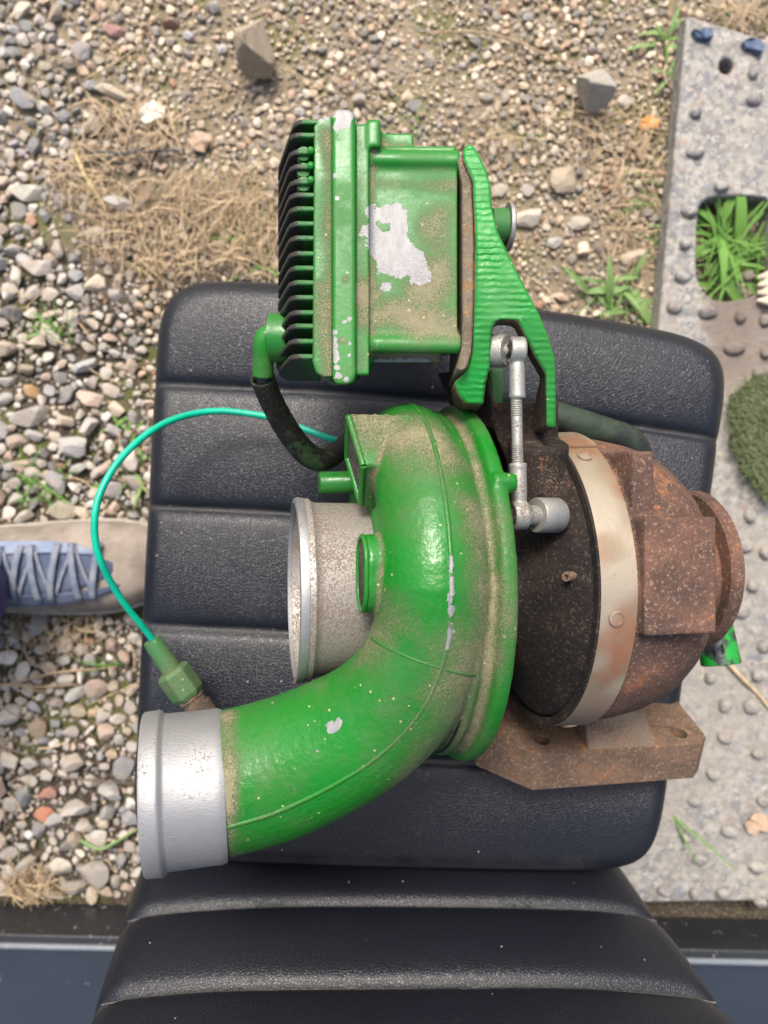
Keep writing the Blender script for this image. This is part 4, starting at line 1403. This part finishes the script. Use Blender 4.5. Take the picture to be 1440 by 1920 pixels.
# --- control linkage
link_e = MB()
ZL = 0.418
def cyl(mb, p0, p1, prof, n=28):
    d = Vector(p1) - Vector(p0)
    L = d.length
    mb.lathe([(L * a, r_) for a, r_ in prof], p0, d, n)
b = MB()
cyl(b, w(968, 742, ZL), w(971, 872, ZL), [(0, 0.002), (0, 0.0028), (1, 0.0028), (1, 0.002)])
rod = b.build('link_rod', STEEL, turbo, 40)
b = MB()
for (ya, yb) in ((746, 780), (836, 868)):
    yy = ya
    while yy < yb:
        xx = 968 + 3 * (yy - 742) / 130
        p0 = w(xx, yy, ZL)
        b.lathe([(-0.0005, 0.0027), (0, 0.0032), (0.0005, 0.0027)], p0, Vector((0, -1, 0)), 18)
        yy += 4.2
b.build('thread', STEEL, rod, 40)
def rod_end(name, ptop, eye, rs, re, tilt):
    """a rod end: hexagonal sleeve and an eye around a ball"""
    b = MB()
    cyl(b, ptop, Vector(eye) + (Vector(ptop) - Vector(eye)).normalized() * re * 0.4, [(0, 0.002), (0, rs * 0.96), (0.03, rs * 1.05), (0.10, rs * 1.05), (0.13, rs), (0.72, rs), (1.0, rs * 0.82), (1.0, 0.001)], 24)
    me = MB()
    ax_ = Vector(tilt).normalized()
    b.lathe([(-0.0036, re * 0.62), (-0.0042, re * 0.9), (-0.003, re), (0.003, re), (0.0042, re * 0.9), (0.0036, re * 0.62)], eye, ax_, 40, closed=True)
    m_ = remeshed(b, name, 0.0006, 3)
    o = link(name, m_, STEEL, turbo, 180)
    k = MB()
    k.lathe([(-0.0048, 0.0016), (-0.0048, re * 0.42), (-0.003, re * 0.58), (0, re * 0.63), (0.003, re * 0.58), (0.0048, re * 0.42), (0.0048, 0.0016)], eye, ax_, 28, closed=True)
    k.build('ball', RUST_DARK, o, 60)
    return o
up_e = rod_end('rod_end', w(970, 748, ZL), w(969, 657, ZL), 0.0041, 0.0070, (-1.0, 0.0, 0.08))
lo_e = rod_end('rod_end', w(971, 868, ZL), w(973, 966, ZL), 0.0044, 0.0076, (-1.0, -0.05, 0.20))
b = MB()
cyl(b, w(917, 658, 0.408), w(951, 657, 0.414), [(0, 0.003), (0, 0.0086), (0.85, 0.0086), (1.0, 0.0076), (1.0, 0.0035), (1.7, 0.0035), (1.7, 0.001)], 36)
b.build('upper_stud', STEEL, bracket, 40)
b = MB()
cyl(b, w(1046, 966, 0.402), w(1004, 966, 0.410), [(0, 0.003), (0, 0.0088), (0.06, 0.0093), (0.94, 0.0093), (1.0, 0.0088), (1.0, 0.0052), (1.35, 0.0052), (1.35, 0.0036), (2.0, 0.0036), (2.0, 0.001)], 40)
b.build('lever_pin', STEEL, lo_e, 40)

# --- cable boot, harness sleeve
b = MB()
b.sweep(catmull([w(541, 628, 0.386), w(512, 628, 0.386), w(498, 632, 0.386), w(494, 648, 0.385), w(494, 672, 0.382), w(493, 706, 0.378)], 6), 0.0058, 24)
bm_ = b.mesh('cable_elbow')
wear(bm_, [], [], 0)
elb = link('cable_elbow', bm_, GREEN, turbo, 180)
b = MB()
b.lathe([(0, 0.003), (0, 0.0135), (0.010, 0.0135), (0.010, 0.003)], w(540, 634, 0.384), (-1, 0, 0), 28)
b.build('plug_collar', GREEN_DUSTY, elb, 40)
b = MB(); pbox(b, 516, 588, 548, 695, 0.376, 0.345)
b.build('plug_body', GREEN_THIN, elb, 30, 0.003)
b = MB()
hp = catmull([w(492, 708, 0.374), w(506, 745, 0.362), w(535, 800, 0.340), w(572, 848, 0.322), w(605, 862, 0.314), w(640, 842, 0.308), w(690, 806, 0.300), w(760, 780, 0.29)], 6)
b.sweep(hp, lerp_list([0.0072, 0.0070, 0.0075, 0.0078, 0.0074, 0.0070, 0.0068, 0.0068], len(hp)), 24, caps=False)
har = b.build('harness_sleeve', SLEEVE, turbo, 180)
sm = har.modifiers.new('wall', 'SOLIDIFY'); sm.thickness = 0.0012; sm.offset = -1
b = MB()
b.sweep([w(493, 700, 0.379), w(496, 725, 0.370), w(512, 760, 0.357)], 0.0040, 16)
b.build('inner_cable', BLACK_RUB, har, 180)

# --- teal sensor wire and its fitting
b = MB()
wp = catmull([w(720, 880, 0.275), w(660, 838, 0.282), w(612, 820, 0.287), (w(555, 799, 0.283)), w(500, 781, 0.280), w(400, 771, 0.285), w(310, 793, 0.302), w(235, 850, 0.320), w(190, 920, 0.330), w(177, 985, 0.333), w(188, 1050, 0.328), w(225, 1120, 0.312), w(265, 1172, 0.298), w(292, 1206, 0.288)], 10)
b.sweep(wp, 0.0023, 14)
wire = b.build('sensor_wire', TEAL, turbo, 180)
FIT = paint('worn_fitting_paint', (0.02, 0.10, 0.028), (0.04, 0.15, 0.05), dust_bias=0.24, rough=0.5)
b = MB()
p0, p1 = w(284, 1200, 0.289), w(330, 1268, 0.283)
cyl(b, p0, p1, [(0, 0.002), (0, 0.0060), (0.15, 0.0066), (1, 0.0070), (1, 0.002)], 20)
fit = b.build('wire_fitting', FIT, wire, 40)
b = MB()
cyl(b, w(321, 1256, 0.284), w(357, 1306, 0.281), [(0, 0.003), (0, 0.0105), (0.12, 0.0122), (0.85, 0.0122), (1, 0.0105), (1, 0.003)], 6)
b.build('hex_nut', FIT, fit, 20, 0.0008)
b = MB()
cyl(b, w(352, 1300, 0.281), w(420, 1392, 0.278), [(0, 0.003), (0, 0.0095), (0.12, 0.0095), (0.12, 0.0085), (0.25, 0.0085), (0.25, 0.0100), (1, 0.0100), (1, 0.003)], 18)
b.build('sensor_body', rust('muddy_sensor', (0.05, 0.04, 0.028), (0.12, 0.085, 0.055), (0.18, 0.10, 0.05)), fit, 40)

# --- hoses on the far side of the turbine
b = MB()
b.sweep(catmull([w(1000, 770, 0.300), w(1060, 788, 0.298), w(1130, 810, 0.292), w(1180, 830, 0.286), w(1200, 870, 0.28)], 6), [0.0105] * 25, 24)
hose = b.build('oil_hose', plain('painted_black_hose', (0.010, 0.011, 0.011), (0.03, 0.05, 0.03), scale=60, rough=0.6), turbo, 180)
b = MB()
capd = w(1352, 1246, 0.268) - w(1334, 1150, 0.262)
def capm():
    m = NT('half_painted_black_cap')
    a = m.noise(70, 3, 0.6)
    c = m.mix(m.ss(a, 0.44, 0.60), (0.022, 0.025, 0.028), (0.01, 0.27, 0.03))
    return m.out(c, 0.4, 0.0, m.bump(m.noise(300, 2), 0.0003), 0.5)
b.lathe([(0, 0.003), (0, 0.0125), (capd.length * 0.98, 0.0136), (capd.length, 0.0130), (capd.length, 0.003)], w(1334, 1150, 0.262), capd, 32)
cap = b.build('drain_cap', capm(), turbo, 40)
b = MB()
cd = capd.normalized(); cs = Vector((cd.y, -cd.x, 0)).normalized()
if cs.x < 0: cs = -cs
cc = w(1349, 1216, 0.2818)
for sx_ in (-0.0026, 0.0026):
    b.sweep([cc + cs * sx_ - cd * 0.0032, cc + cs * sx_ + cd * 0.0032], 0.0007, 8)
b.sweep([cc - cs * 0.0026, cc + cs * 0.0026], 0.00045, 8)
b.build('moulded_letter', BLACK_RUB, cap, 40)

# ------------------------------------------------------------------ person: a foot in a dusty trainer at the left
person = empty('person', Vector((-0.45, -0.06, 0.0)), 'person standing left of the seat in a dusty beige and blue laced trainer', 'person')
SHOE_B = plain('dusty_beige_suede', (0.15, 0.125, 0.10), (0.29, 0.245, 0.20), scale=24, rough=0.9, bump=0.0005)
SHOE_BL = plain('dusty_blue_mesh', (0.035, 0.055, 0.11), (0.11, 0.13, 0.18), scale=40, rough=0.85, bump=0.0005)
SHOE_BL2 = plain('pale_blue_suede', (0.16, 0.21, 0.31), (0.26, 0.28, 0.32), scale=50, rough=0.9)
LACE = plain('grey_blue_lace', (0.10, 0.13, 0.19), (0.20, 0.21, 0.235), scale=90, rough=0.9)
TROUS = plain('purple_blue_trousers', (0.05, 0.045, 0.13), (0.08, 0.07, 0.19), scale=60, rough=0.9)
SKIN = plain('skin', (0.36, 0.19, 0.12), (0.42, 0.23, 0.15), scale=60, rough=0.55, bump=0.0001)
SY = -0.0600
secs = [(-0.520, 0.012, 0.045, 0), (-0.514, 0.024, 0.064, 0), (-0.495, 0.034, 0.078, 0), (-0.45, 0.039, 0.084, 0), (-0.41, 0.0425, 0.083, 0.001), (-0.37, 0.0455, 0.077, 0.001), (-0.33, 0.0475, 0.068, 0.002), (-0.30, 0.048, 0.060, 0.003), (-0.275, 0.0465, 0.053, 0.004), (-0.252, 0.041, 0.046, 0.006), (-0.238, 0.033, 0.040, 0.007), (-0.229, 0.021, 0.033, 0.008), (-0.225, 0.009, 0.026, 0.008)]
secs_x = [s[0] for s in secs]
def shoe_top(x, t):
    hw = np.interp(x, secs_x, [s[1] for s in secs]); h = np.interp(x, secs_x, [s[2] for s in secs]); yo = np.interp(x, secs_x, [s[3] for s in secs])
    return Vector((x, SY + yo + hw * t, 0.018 + (h - 0.018) * max(0.0, 1 - abs(t) ** 2.6) ** 0.55))
b = MB()
n = 28; vs, fs = [], []
xs_ = np.interp(np.linspace(0, len(secs) - 1, 60), range(len(secs)), secs_x)
for x in xs_:
    hw = float(np.interp(x, secs_x, [s[1] for s in secs])); yo = float(np.interp(x, secs_x, [s[3] for s in secs]))
    for k in range(n):
        t = math.cos(math.pi * k / (n - 1))
        vs.append(shoe_top(x, t))
    for k in range(6):
        t = -1 + 2 * (k + 0.5) / 6
        vs.append(Vector((x, SY + yo + hw * t * 1.02, 0.010)))
m_ = n + 6
for i in range(len(xs_) - 1):
    for k in range(m_):
        fs.append((i * m_ + k, i * m_ + (k + 1) % m_, (i + 1) * m_ + (k + 1) % m_, (i + 1) * m_ + k))
fs += [tuple(range(m_)), tuple((len(xs_) - 1) * m_ + k for k in range(m_))]
b.add(vs, fs)
shoe = b.build('shoe', SHOE_B, person, 60)
# sole
b = MB()
n = 40
out_pts = [Vector((x, SY + float(np.interp(x, secs_x, [s[3] for s in secs])) + float(np.interp(x, secs_x, [s[1] for s in secs])) * 1.05, 0.019)) for x in xs_[::3]]
out_pts += [Vector((x, SY + float(np.interp(x, secs_x, [s[3] for s in secs])) - float(np.interp(x, secs_x, [s[1] for s in secs])) * 1.05, 0.019)) for x in xs_[::-3]]
b.prism([out_pts], (0, 0, -0.020))
b.build('sole', plain('grey_sole', (0.30, 0.27, 0.23), (0.40, 0.36, 0.31), rough=0.85), shoe, 40, 0.003)
def patch(name, mat, x0, x1, f0, f1, lift, parent=shoe, nx_=24, nt=12):
    b = MB(); vs, fs = [], []
    for i in range(nx_ + 1):
        x = x0 + (x1 - x0) * i / nx_
        a0, a1 = f0(i / nx_), f1(i / nx_)
        for k in range(nt + 1):
            t = a0 + (a1 - a0) * k / nt
            e = min(k, nt - k, i * 2, (nx_ - i) * 2) > 0
            vs.append(shoe_top(x, t) + Vector((0, 0, lift if e else -0.002)))
    for i in range(nx_):
        for k in range(nt):
            fs.append((i * (nt + 1) + k, i * (nt + 1) + k + 1, (i + 1) * (nt + 1) + k + 1, (i + 1) * (nt + 1) + k))
    b.add(vs, fs)
    return b.build(name, mat, parent, 180)
patch('tongue', SHOE_BL, -0.43, -0.268, lambda q: -0.62 * (1 - 0.9 * q ** 5), lambda q: 0.58 * (1 - 0.9 * q ** 5), 0.0020)
patch('eyestay', SHOE_BL2, -0.42, -0.285, lambda q: 0.38 - 0.10 * q ** 4, lambda q: 0.68 - 0.3 * q ** 4, 0.0045)
patch('eyestay', SHOE_BL, -0.42, -0.262, lambda q: -0.80 + 0.4 * q ** 4, lambda q: -0.48 + 0.12 * q ** 4, 0.0045)
patch('toe_cap', SHOE_B, -0.272, -0.236, lambda q: -0.9, lambda q: 0.9, 0.0015)
for i, px in enumerate((14, 41, 67, 104, 136, 175)):
    x = (px - 720) * 0.735 / F
    b = MB()
    pts = [shoe_top(x + 0.006 * (t - 0.1) * (1 if i % 2 else -1), t) + Vector((0, 0, 0.0060)) for t in np.linspace(-0.66, 0.56, 12)]
    b.sweep(pts, 0.0034, 10, sq=0.32)
    b.build('lace', LACE, shoe, 180)
    if i < 5:
        x2 = x + 0.017
        for dr in ((1,) if i % 2 else (-1,)):
            b = MB()
            pts = [shoe_top(x + (x2 - x) * k / 8, dr * (-0.55 + 1.05 * k / 8)) + Vector((0, 0, 0.0040)) for k in range(9)]
            b.sweep(pts, 0.0020, 8, sq=0.4)
            b.build('lace', LACE, shoe, 180)
# ankle and trouser leg rise out of the frame to the left
b = MB()
b.sweep([(-0.470, SY, 0.06), (-0.474, SY, 0.11), (-0.482, SY, 0.18), (-0.495, SY, 0.26), (-0.51, SY, 0.36)], [0.030, 0.032, 0.036, 0.046, 0.054], 24)
b.build('lower_leg', SKIN, person, 180)
b = MB()
b.sweep(catmull([(-0.414, SY - 0.022, 0.088), (-0.420, SY - 0.015, 0.135), (-0.475, SY, 0.23), (-0.53, SY, 0.36), (-0.57, SY, 0.50)], 6), lerp_list([0.056, 0.058, 0.062, 0.070, 0.078], 25), 28)
b.build('trouser_leg', TROUS, person, 180)

# ------------------------------------------------------------------ weeds, grass, straw and litter
def blade_mesh(name, mat, bend, wid, curl=0.0, seg=7):
    """unit blade along +x rising, length 1"""
    vs, fs = [], []
    for i in range(seg + 1):
        t = i / seg
        ww = wid * math.sin(math.pi * min(1, 0.12 + 0.88 * t)) ** 0.8 if wid > 0.1 else wid * (1 - t ** 2.2)
        a = bend * t
        x = math.sin(a + 0.35) / 1.2 * t if False else t * math.cos(0.9 - bend * t)
        z = t * math.sin(0.9 - bend * t)
        vs += [(x, ww / 2, z + abs(ww) * 0.15), (x, 0, z), (x, -ww / 2, z + abs(ww) * 0.15)]
    for i in range(seg):
        a = i * 3
        fs += [(a, a + 1, a + 4, a + 3), (a + 1, a + 2, a + 5, a + 4)]
    me = bpy.data.meshes.new(name); me.from_pydata(vs, [], fs); me.materials.append(mat)
    smooth_mesh(me, 180)
    return me


GRASS_M = [blade_mesh('leaf', LEAF, bd, wd) for bd, wd in ((0.7, 0.036), (0.95, 0.048), (0.4, 0.03))]
BROAD_M = [blade_mesh('leaf', mt, bd, wd) for bd, wd, mt in ((0.8, 0.15, LEAF), (1.1, 0.17, LEAF_PALE), (0.6, 0.13, LEAF_PALE))]


def weed(name, px, py, n, length, meshes, label, spread=6.28, a0=0.0, z=0.0, jit=0.004, cat='plant'):
    c = w(px, py, z)
    e = empty(name, c, label, cat)
    for k in range(n):
        o = bpy.data.objects.new('leaf', random.choice(meshes)); COL.objects.link(o)
        o.parent = e
        o.location = (random.uniform(-jit, jit), random.uniform(-jit, jit), -0.002)
        L = length * random.uniform(0.65, 1.15)
        o.scale = (L, L, L * random.uniform(0.6, 1.0))
        o.rotation_euler = (random.uniform(-0.3, 0.3), random.uniform(-0.25, 0.15), a0 + spread * (k + random.uniform(-0.4, 0.4)) / n)
    return e


weed('grass_tuft', 1372, 470, 100, 0.075, GRASS_M * 2 + BROAD_M[:1], 'dense tuft of green grass growing through the slot of the slab', jit=0.024, z=0.004)
weed('broadleaf_weed', 1345, 535, 9, 0.040, BROAD_M, 'small broad-leaved weed at the lower end of the slab slot', jit=0.008, z=0.004)
weed('grass_tuft', 1150, 560, 26, 0.052, BROAD_M[1:] + GRASS_M, 'pale green leafy tuft at the front edge of the seat', jit=0.022)
weed('grass_tuft', 1215, 590, 12, 0.045, GRASS_M, 'short grass at the corner where seat meets slab edge', jit=0.012)
weed('broadleaf_weed', 1242, 75, 9, 0.034, BROAD_M, 'bright leafy weed left of the slab top corner', jit=0.006)
weed('broadleaf_weed', 1262, 140, 8, 0.032, BROAD_M, 'reddish-stemmed leafy weed against the slab edge below the top weed', jit=0.006)
weed('grass_tuft', 1225, 360, 9, 0.048, GRASS_M, 'thin grass blades beside the slab edge near the slot', a0=2.4, spread=1.6, jit=0.02)
weed('grass_tuft', 1236, 470, 10, 0.036, GRASS_M, 'yellow-green grass against the left slab edge', jit=0.010)
weed('broadleaf_weed', 82, 625, 7, 0.022, BROAD_M, 'small bright weed among the grey stones above the wire', jit=0.005)
weed('grass_tuft', 118, 640, 7, 0.055, GRASS_M, 'long grass blades over stones left of the seat front corner', a0=1.2, spread=2.0, jit=0.01)
weed('grass_tuft', 60, 885, 12, 0.050, GRASS_M, 'green grass among flat grey stones above the shoe', jit=0.016)
weed('grass_tuft', 105, 925, 12, 0.048, GRASS_M, 'grass blades just above the shoe', jit=0.016)
weed('broadleaf_weed', 245, 880, 14, 0.036, BROAD_M + GRASS_M, 'leafy weeds between the teal wire and the seat edge', jit=0.016)
weed('broadleaf_weed', 235, 800, 8, 0.026, BROAD_M, 'small weed outside the top of the teal wire loop', jit=0.010)
weed('grass_tuft', 505, 470, 12, 0.050, GRASS_M, 'sparse green grass left of the cooling fins', jit=0.022)
weed('grass_tuft', 225, 1240, 3, 0.05, GRASS_M, 'single green blades lying on gravel left of the seat', a0=3.0, spread=0.4)
weed('grass_tuft', 1000, 250, 6, 0.022, GRASS_M, 'tiny green sprout in the earth below the grey rock', jit=0.012)
weed('broadleaf_weed', 1357, 28, 5, 0.018, BROAD_M, 'small yellow-green leaf above the slab')
weed('grass_tuft', 1262, 1532, 2, 0.075, GRASS_M, 'two green grass blades lying on the slab by the seat corner', a0=-1.25, spread=0.9, z=ZS, jit=0.002)
weed('grass_tuft', 800, 215, 6, 0.03, GRASS_M, 'few green blades on pale earth above the actuator', jit=0.02)

# dry straw as one mass
sv, sf = [], []
def straw(p, a, L, wd, lift, curve):
    o = len(sv)
    d = Vector((math.cos(a), math.sin(a), 0)); s_ = Vector((-d.y, d.x, 0))
    for i in range(5):
        t = i / 4
        c = p + d * L * (t - 0.5) + s_ * curve * L * (t - 0.5) ** 2 * 4 + Vector((0, 0, lift * (1 - (2 * t - 1) ** 2) + 0.001))
        sv.extend([tuple(c + s_ * wd / 2), tuple(c - s_ * wd / 2 + Vector((0, 0, wd * 0.4)))])
    for i in range(4):
        k = o + i * 2
        sf.append((k, k + 1, k + 3, k + 2))
for cx, cy, rx, ry, nn in ((330, 430, 185, 90, 560), (155, 335, 60, 60, 110), (430, 370, 100, 55, 130), (480, 460, 60, 70, 80), (250, 250, 90, 50, 90), (60, 1650, 45, 35, 90), (100, 1180, 110, 40, 70), (1390, 35, 60, 25, 80), (1170, 350, 70, 160, 160), (1000, 250, 130, 40, 60)):
    for _ in range(nn):
        a = rng.uniform(0, 6.28); q = math.sqrt(rng.uniform(0, 1))
        p = w(cx + rx * q * math.cos(a), cy + ry * q * math.sin(a), 0.003)
        p.z = rng.uniform(0.001, 0.012)
        straw(p, rng.uniform(-1.9, 1.9), rng.uniform(0.010, 0.050), rng.uniform(0.0004, 0.0011), rng.uniform(0, 0.010), rng.uniform(-0.16, 0.16))
for _ in range(420):
    x, y = rng.uniform(-0.6, 0.5), rng.uniform(-0.4, 0.7)
    if blocked(x, y, 0.0): continue
    straw(Vector((x, y, rng.uniform(0.002, 0.010))), rng.uniform(0, 6.28), rng.uniform(0.015, 0.06), rng.uniform(0.0006, 0.0014), rng.uniform(0, 0.006), rng.uniform(-0.4, 0.4))
sme = bpy.data.meshes.new('dry_grass'); sme.from_pydata(sv, [], sf)
tint = np.repeat(rng.uniform(0, 1, len(sv) // 10), 10)
tcol = np.array([(0.20, 0.135, 0.085)]) * (1 - tint[:, None]) + np.array([(0.52, 0.40, 0.24)]) * tint[:, None]
sat = sme.color_attributes.new('tint', 'FLOAT_COLOR', 'POINT')
sat.data.foreach_set('color', np.hstack([tcol, np.ones((len(tcol), 1))]).astype(np.float32).ravel())
_m = NT('dry_grass_blades')
DRYM = _m.out(_m.attr('tint', 'Color'), 0.8, 0.0, None, 0.3)
dry = link('dry_grass', sme, DRYM, None, None)
tag(dry, 'tan dry grass and straw matted over the earth left of the fins', 'dry grass', None, 'stuff')


def stem(name, pts, r_, mat, label, cat='stem', z=0.008):
    b = MB()
    P = catmull([w(x, y, z + 0.002 * math.sin(i * 2.1)) for i, (x, y) in enumerate(pts)], 6)
    b.sweep(P, lerp_list([r_, r_, r_ * 0.5], len(P)), 8)
    return tag(b.build(name, mat, None, 180), label, cat)


TWIG = plain('pale_twig', (0.28, 0.19, 0.11), (0.42, 0.31, 0.20), rough=0.8)
stem('dry_stem', [(228, 298), (245, 240), (262, 180), (268, 95)], 0.0012, TWIG, 'long upright dry stem crossing the stones at upper left')
stem('dry_stem', [(126, 205), (170, 190), (215, 215), (250, 245), (290, 262)], 0.0013, TWIG, 'curved brown stem below the pale flat stone at upper left')
stem('dry_stem', [(155, 150), (210, 122), (258, 88)], 0.0010, TWIG, 'short dry stem leading up to a green sprout at upper left')
stem('dry_stem', [(310, 248), (350, 210), (430, 180)], 0.0012, TWIG, 'dry stem curving towards the angular brown rock')
stem('dry_stem', [(800, 62), (890, 60), (960, 75), (1040, 108), (1130, 138)], 0.0012, TWIG, 'long thin stem arching above the grey rock')
stem('dry_stem', [(1180, 200), (1150, 215), (1100, 232)], 0.0011, TWIG, 'thin stem lying just below the grey rock')
stem('dry_stem', [(0, 1400), (60, 1420), (110, 1455), (170, 1462), (250, 1470)], 0.0013, plain('brown_twig', (0.10, 0.07, 0.05), (0.17, 0.12, 0.09)), 'brown twig lying across the grey gravel left of the outlet')
stem('dry_stem', [(40, 1278), (100, 1262), (170, 1255), (220, 1250)], 0.0012, TWIG, 'pale straw across gravel below the shoe')
stem('dry_stem', [(0, 1282), (70, 1288), (145, 1283)], 0.0012, TWIG, 'lower of two crossing straws below the shoe')
stem('dry_stem', [(1362, 1240), (1395, 1275), (1420, 1300), (1460, 1350)], 0.0020, STRAW, 'tan straw on the slab right of the green cap', z=ZS + 0.004)
stem('dry_stem', [(140, 283), (160, 330), (185, 370), (200, 396)], 0.0022, plain('yellow_straw', (0.52, 0.40, 0.16), (0.62, 0.50, 0.24)), 'thick yellow straw lying on the dry grass')
stem('plastic_rod', [(150, 283), (215, 288), (280, 284), (345, 282)], 0.0022, plain('dark_grey_plastic', (0.03, 0.035, 0.04), (0.06, 0.065, 0.07)), 'thin dark grey plastic rod lying above the dry grass', 'rod')
stem('bent_grass', [(150, 1575), (185, 1592), (215, 1580), (262, 1552)], 0.0018, LEAF_PALE, 'bent yellow-green blade on the gravel beside the outlet', 'grass')


def leaf_litter(name, px, py, s_, mat, label, z=0.006, seed=1):
    r = random.Random(seed)
    b = MB()
    n = 14
    top = []
    for k in range(n):
        a = 2 * math.pi * k / n
        rr = s_ * r.uniform(0.6, 1.1)
        top.append(w(px + rr * 1.2 * math.cos(a), py + rr * 0.85 * math.sin(a), z + r.uniform(-0.001, 0.003)))
    c = w(px, py, z + 0.003)
    vs = [c] + top + [c - Vector((0, 0, 0.0012))] + [p - Vector((0, 0, 0.0012)) for p in top]
    fs = [(0, 1 + k, 1 + (k + 1) % n) for k in range(n)] + [(n + 1, n + 2 + (k + 1) % n, n + 2 + k) for k in range(n)] + [(1 + k, n + 2 + k, n + 2 + (k + 1) % n, 1 + (k + 1) % n) for k in range(n)]
    b.add(vs, fs)
    return tag(b.build(name, mat, None, 60), label, 'leaf')
leaf_litter('dead_leaf', 1219, 231, 18, plain('orange_leaf', (0.55, 0.20, 0.05), (0.65, 0.36, 0.12), scale=150), 'small orange dead leaf on the earth near the slab', seed=3)
leaf_litter('dead_leaf', 1421, 1545, 24, plain('tan_leaf', (0.33, 0.22, 0.14), (0.44, 0.32, 0.22), scale=150), 'tan dead leaf on the slab at lower right', z=ZS + 0.005, seed=5)
leaf_litter('dead_leaf', 375, 262, 26, plain('brown_leaf', (0.30, 0.20, 0.13), (0.40, 0.28, 0.19), scale=150), 'brown curled dead leaf at the right end of the plastic rod', seed=8)
leaf_litter('shell_fragment', 282, 210, 27, plain('bone_white', (0.58, 0.52, 0.41), (0.70, 0.65, 0.54), scale=100), 'pale bone-white fragment among the pebbles at upper left', z=0.009, seed=12)['category'] = 'fragment'

# pale ruffled scrap at the right edge of the slab
b = MB()
for k in range(4):
    c = w(1442, 518 + 16 * k, ZS + 0.008)
    b.sweep([c + Vector((-0.010, 0.001 * k, -0.004)), c + Vector((-0.003, 0, 0.003)), c + Vector((0.010, 0.001, 0.0))], [0.0018, 0.0045, 0.003], 12, sq=0.7)
scrap = remeshed(b, 'ruffled_scrap', 0.0009, 2)
tag(link('ruffled_scrap', scrap, plain('cream_scrap', (0.50, 0.42, 0.28), (0.66, 0.60, 0.48), scale=160), None, 180), 'cream ruffled scrap at the right edge on the muddy slab', 'scrap')

# offcut of artificial turf
turf = empty('artificial_turf_offcut', w(1430, 825, ZS), 'offcut of olive artificial turf on the slab right of the seat', 'turf')
tp = [(1376, 738), (1392, 730), (1404, 716), (1428, 722), (1450, 706), (1560, 700), (1560, 960), (1450, 938), (1428, 926), (1419, 906), (1396, 884), (1392, 858), (1374, 836), (1378, 800), (1370, 776)]
b = MB(); b.prism([[w(x, y, ZS + 0.010) for x, y in tp]], (0, 0, -0.010))
b.build('backing', plain('turf_backing', (0.05, 0.06, 0.03), (0.09, 0.10, 0.05)), turf, 30)
tv, tf = [], []
TURF = leaf_mat('turf_fibre', (0.055, 0.08, 0.028), (0.15, 0.175, 0.075))
cnt = 0
while cnt < 3600:
    px, py = rng.uniform(1360, 1480), rng.uniform(700, 955)
    if not inside(px, py, tp): continue
    cnt += 1
    p = w(px, py, ZS + 0.009)
    a = rng.uniform(0, 6.28); L = rng.uniform(0.008, 0.021); el_ = rng.uniform(0.1, 0.9)
    d = Vector((math.cos(a) * math.cos(el_), math.sin(a) * math.cos(el_), math.sin(el_)))
    s_ = Vector((-math.sin(a), math.cos(a), 0)) * 0.0005
    mid_ = p + d * L * 0.5 + Vector((0, 0, 0.002)); tip = p + d * L + Vector((0, 0, -0.001))
    o = len(tv)
    tv += [tuple(p - s_), tuple(p + s_), tuple(mid_ - s_), tuple(mid_ + s_), tuple(tip)]
    tf += [(o, o + 1, o + 3, o + 2), (o + 2, o + 3, o + 4)]
tme = bpy.data.meshes.new('turf_fibres'); tme.from_pydata(tv, [], tf)
tfo = link('turf_fibres', tme, TURF, turf, None)
tfo['kind'] = 'stuff'
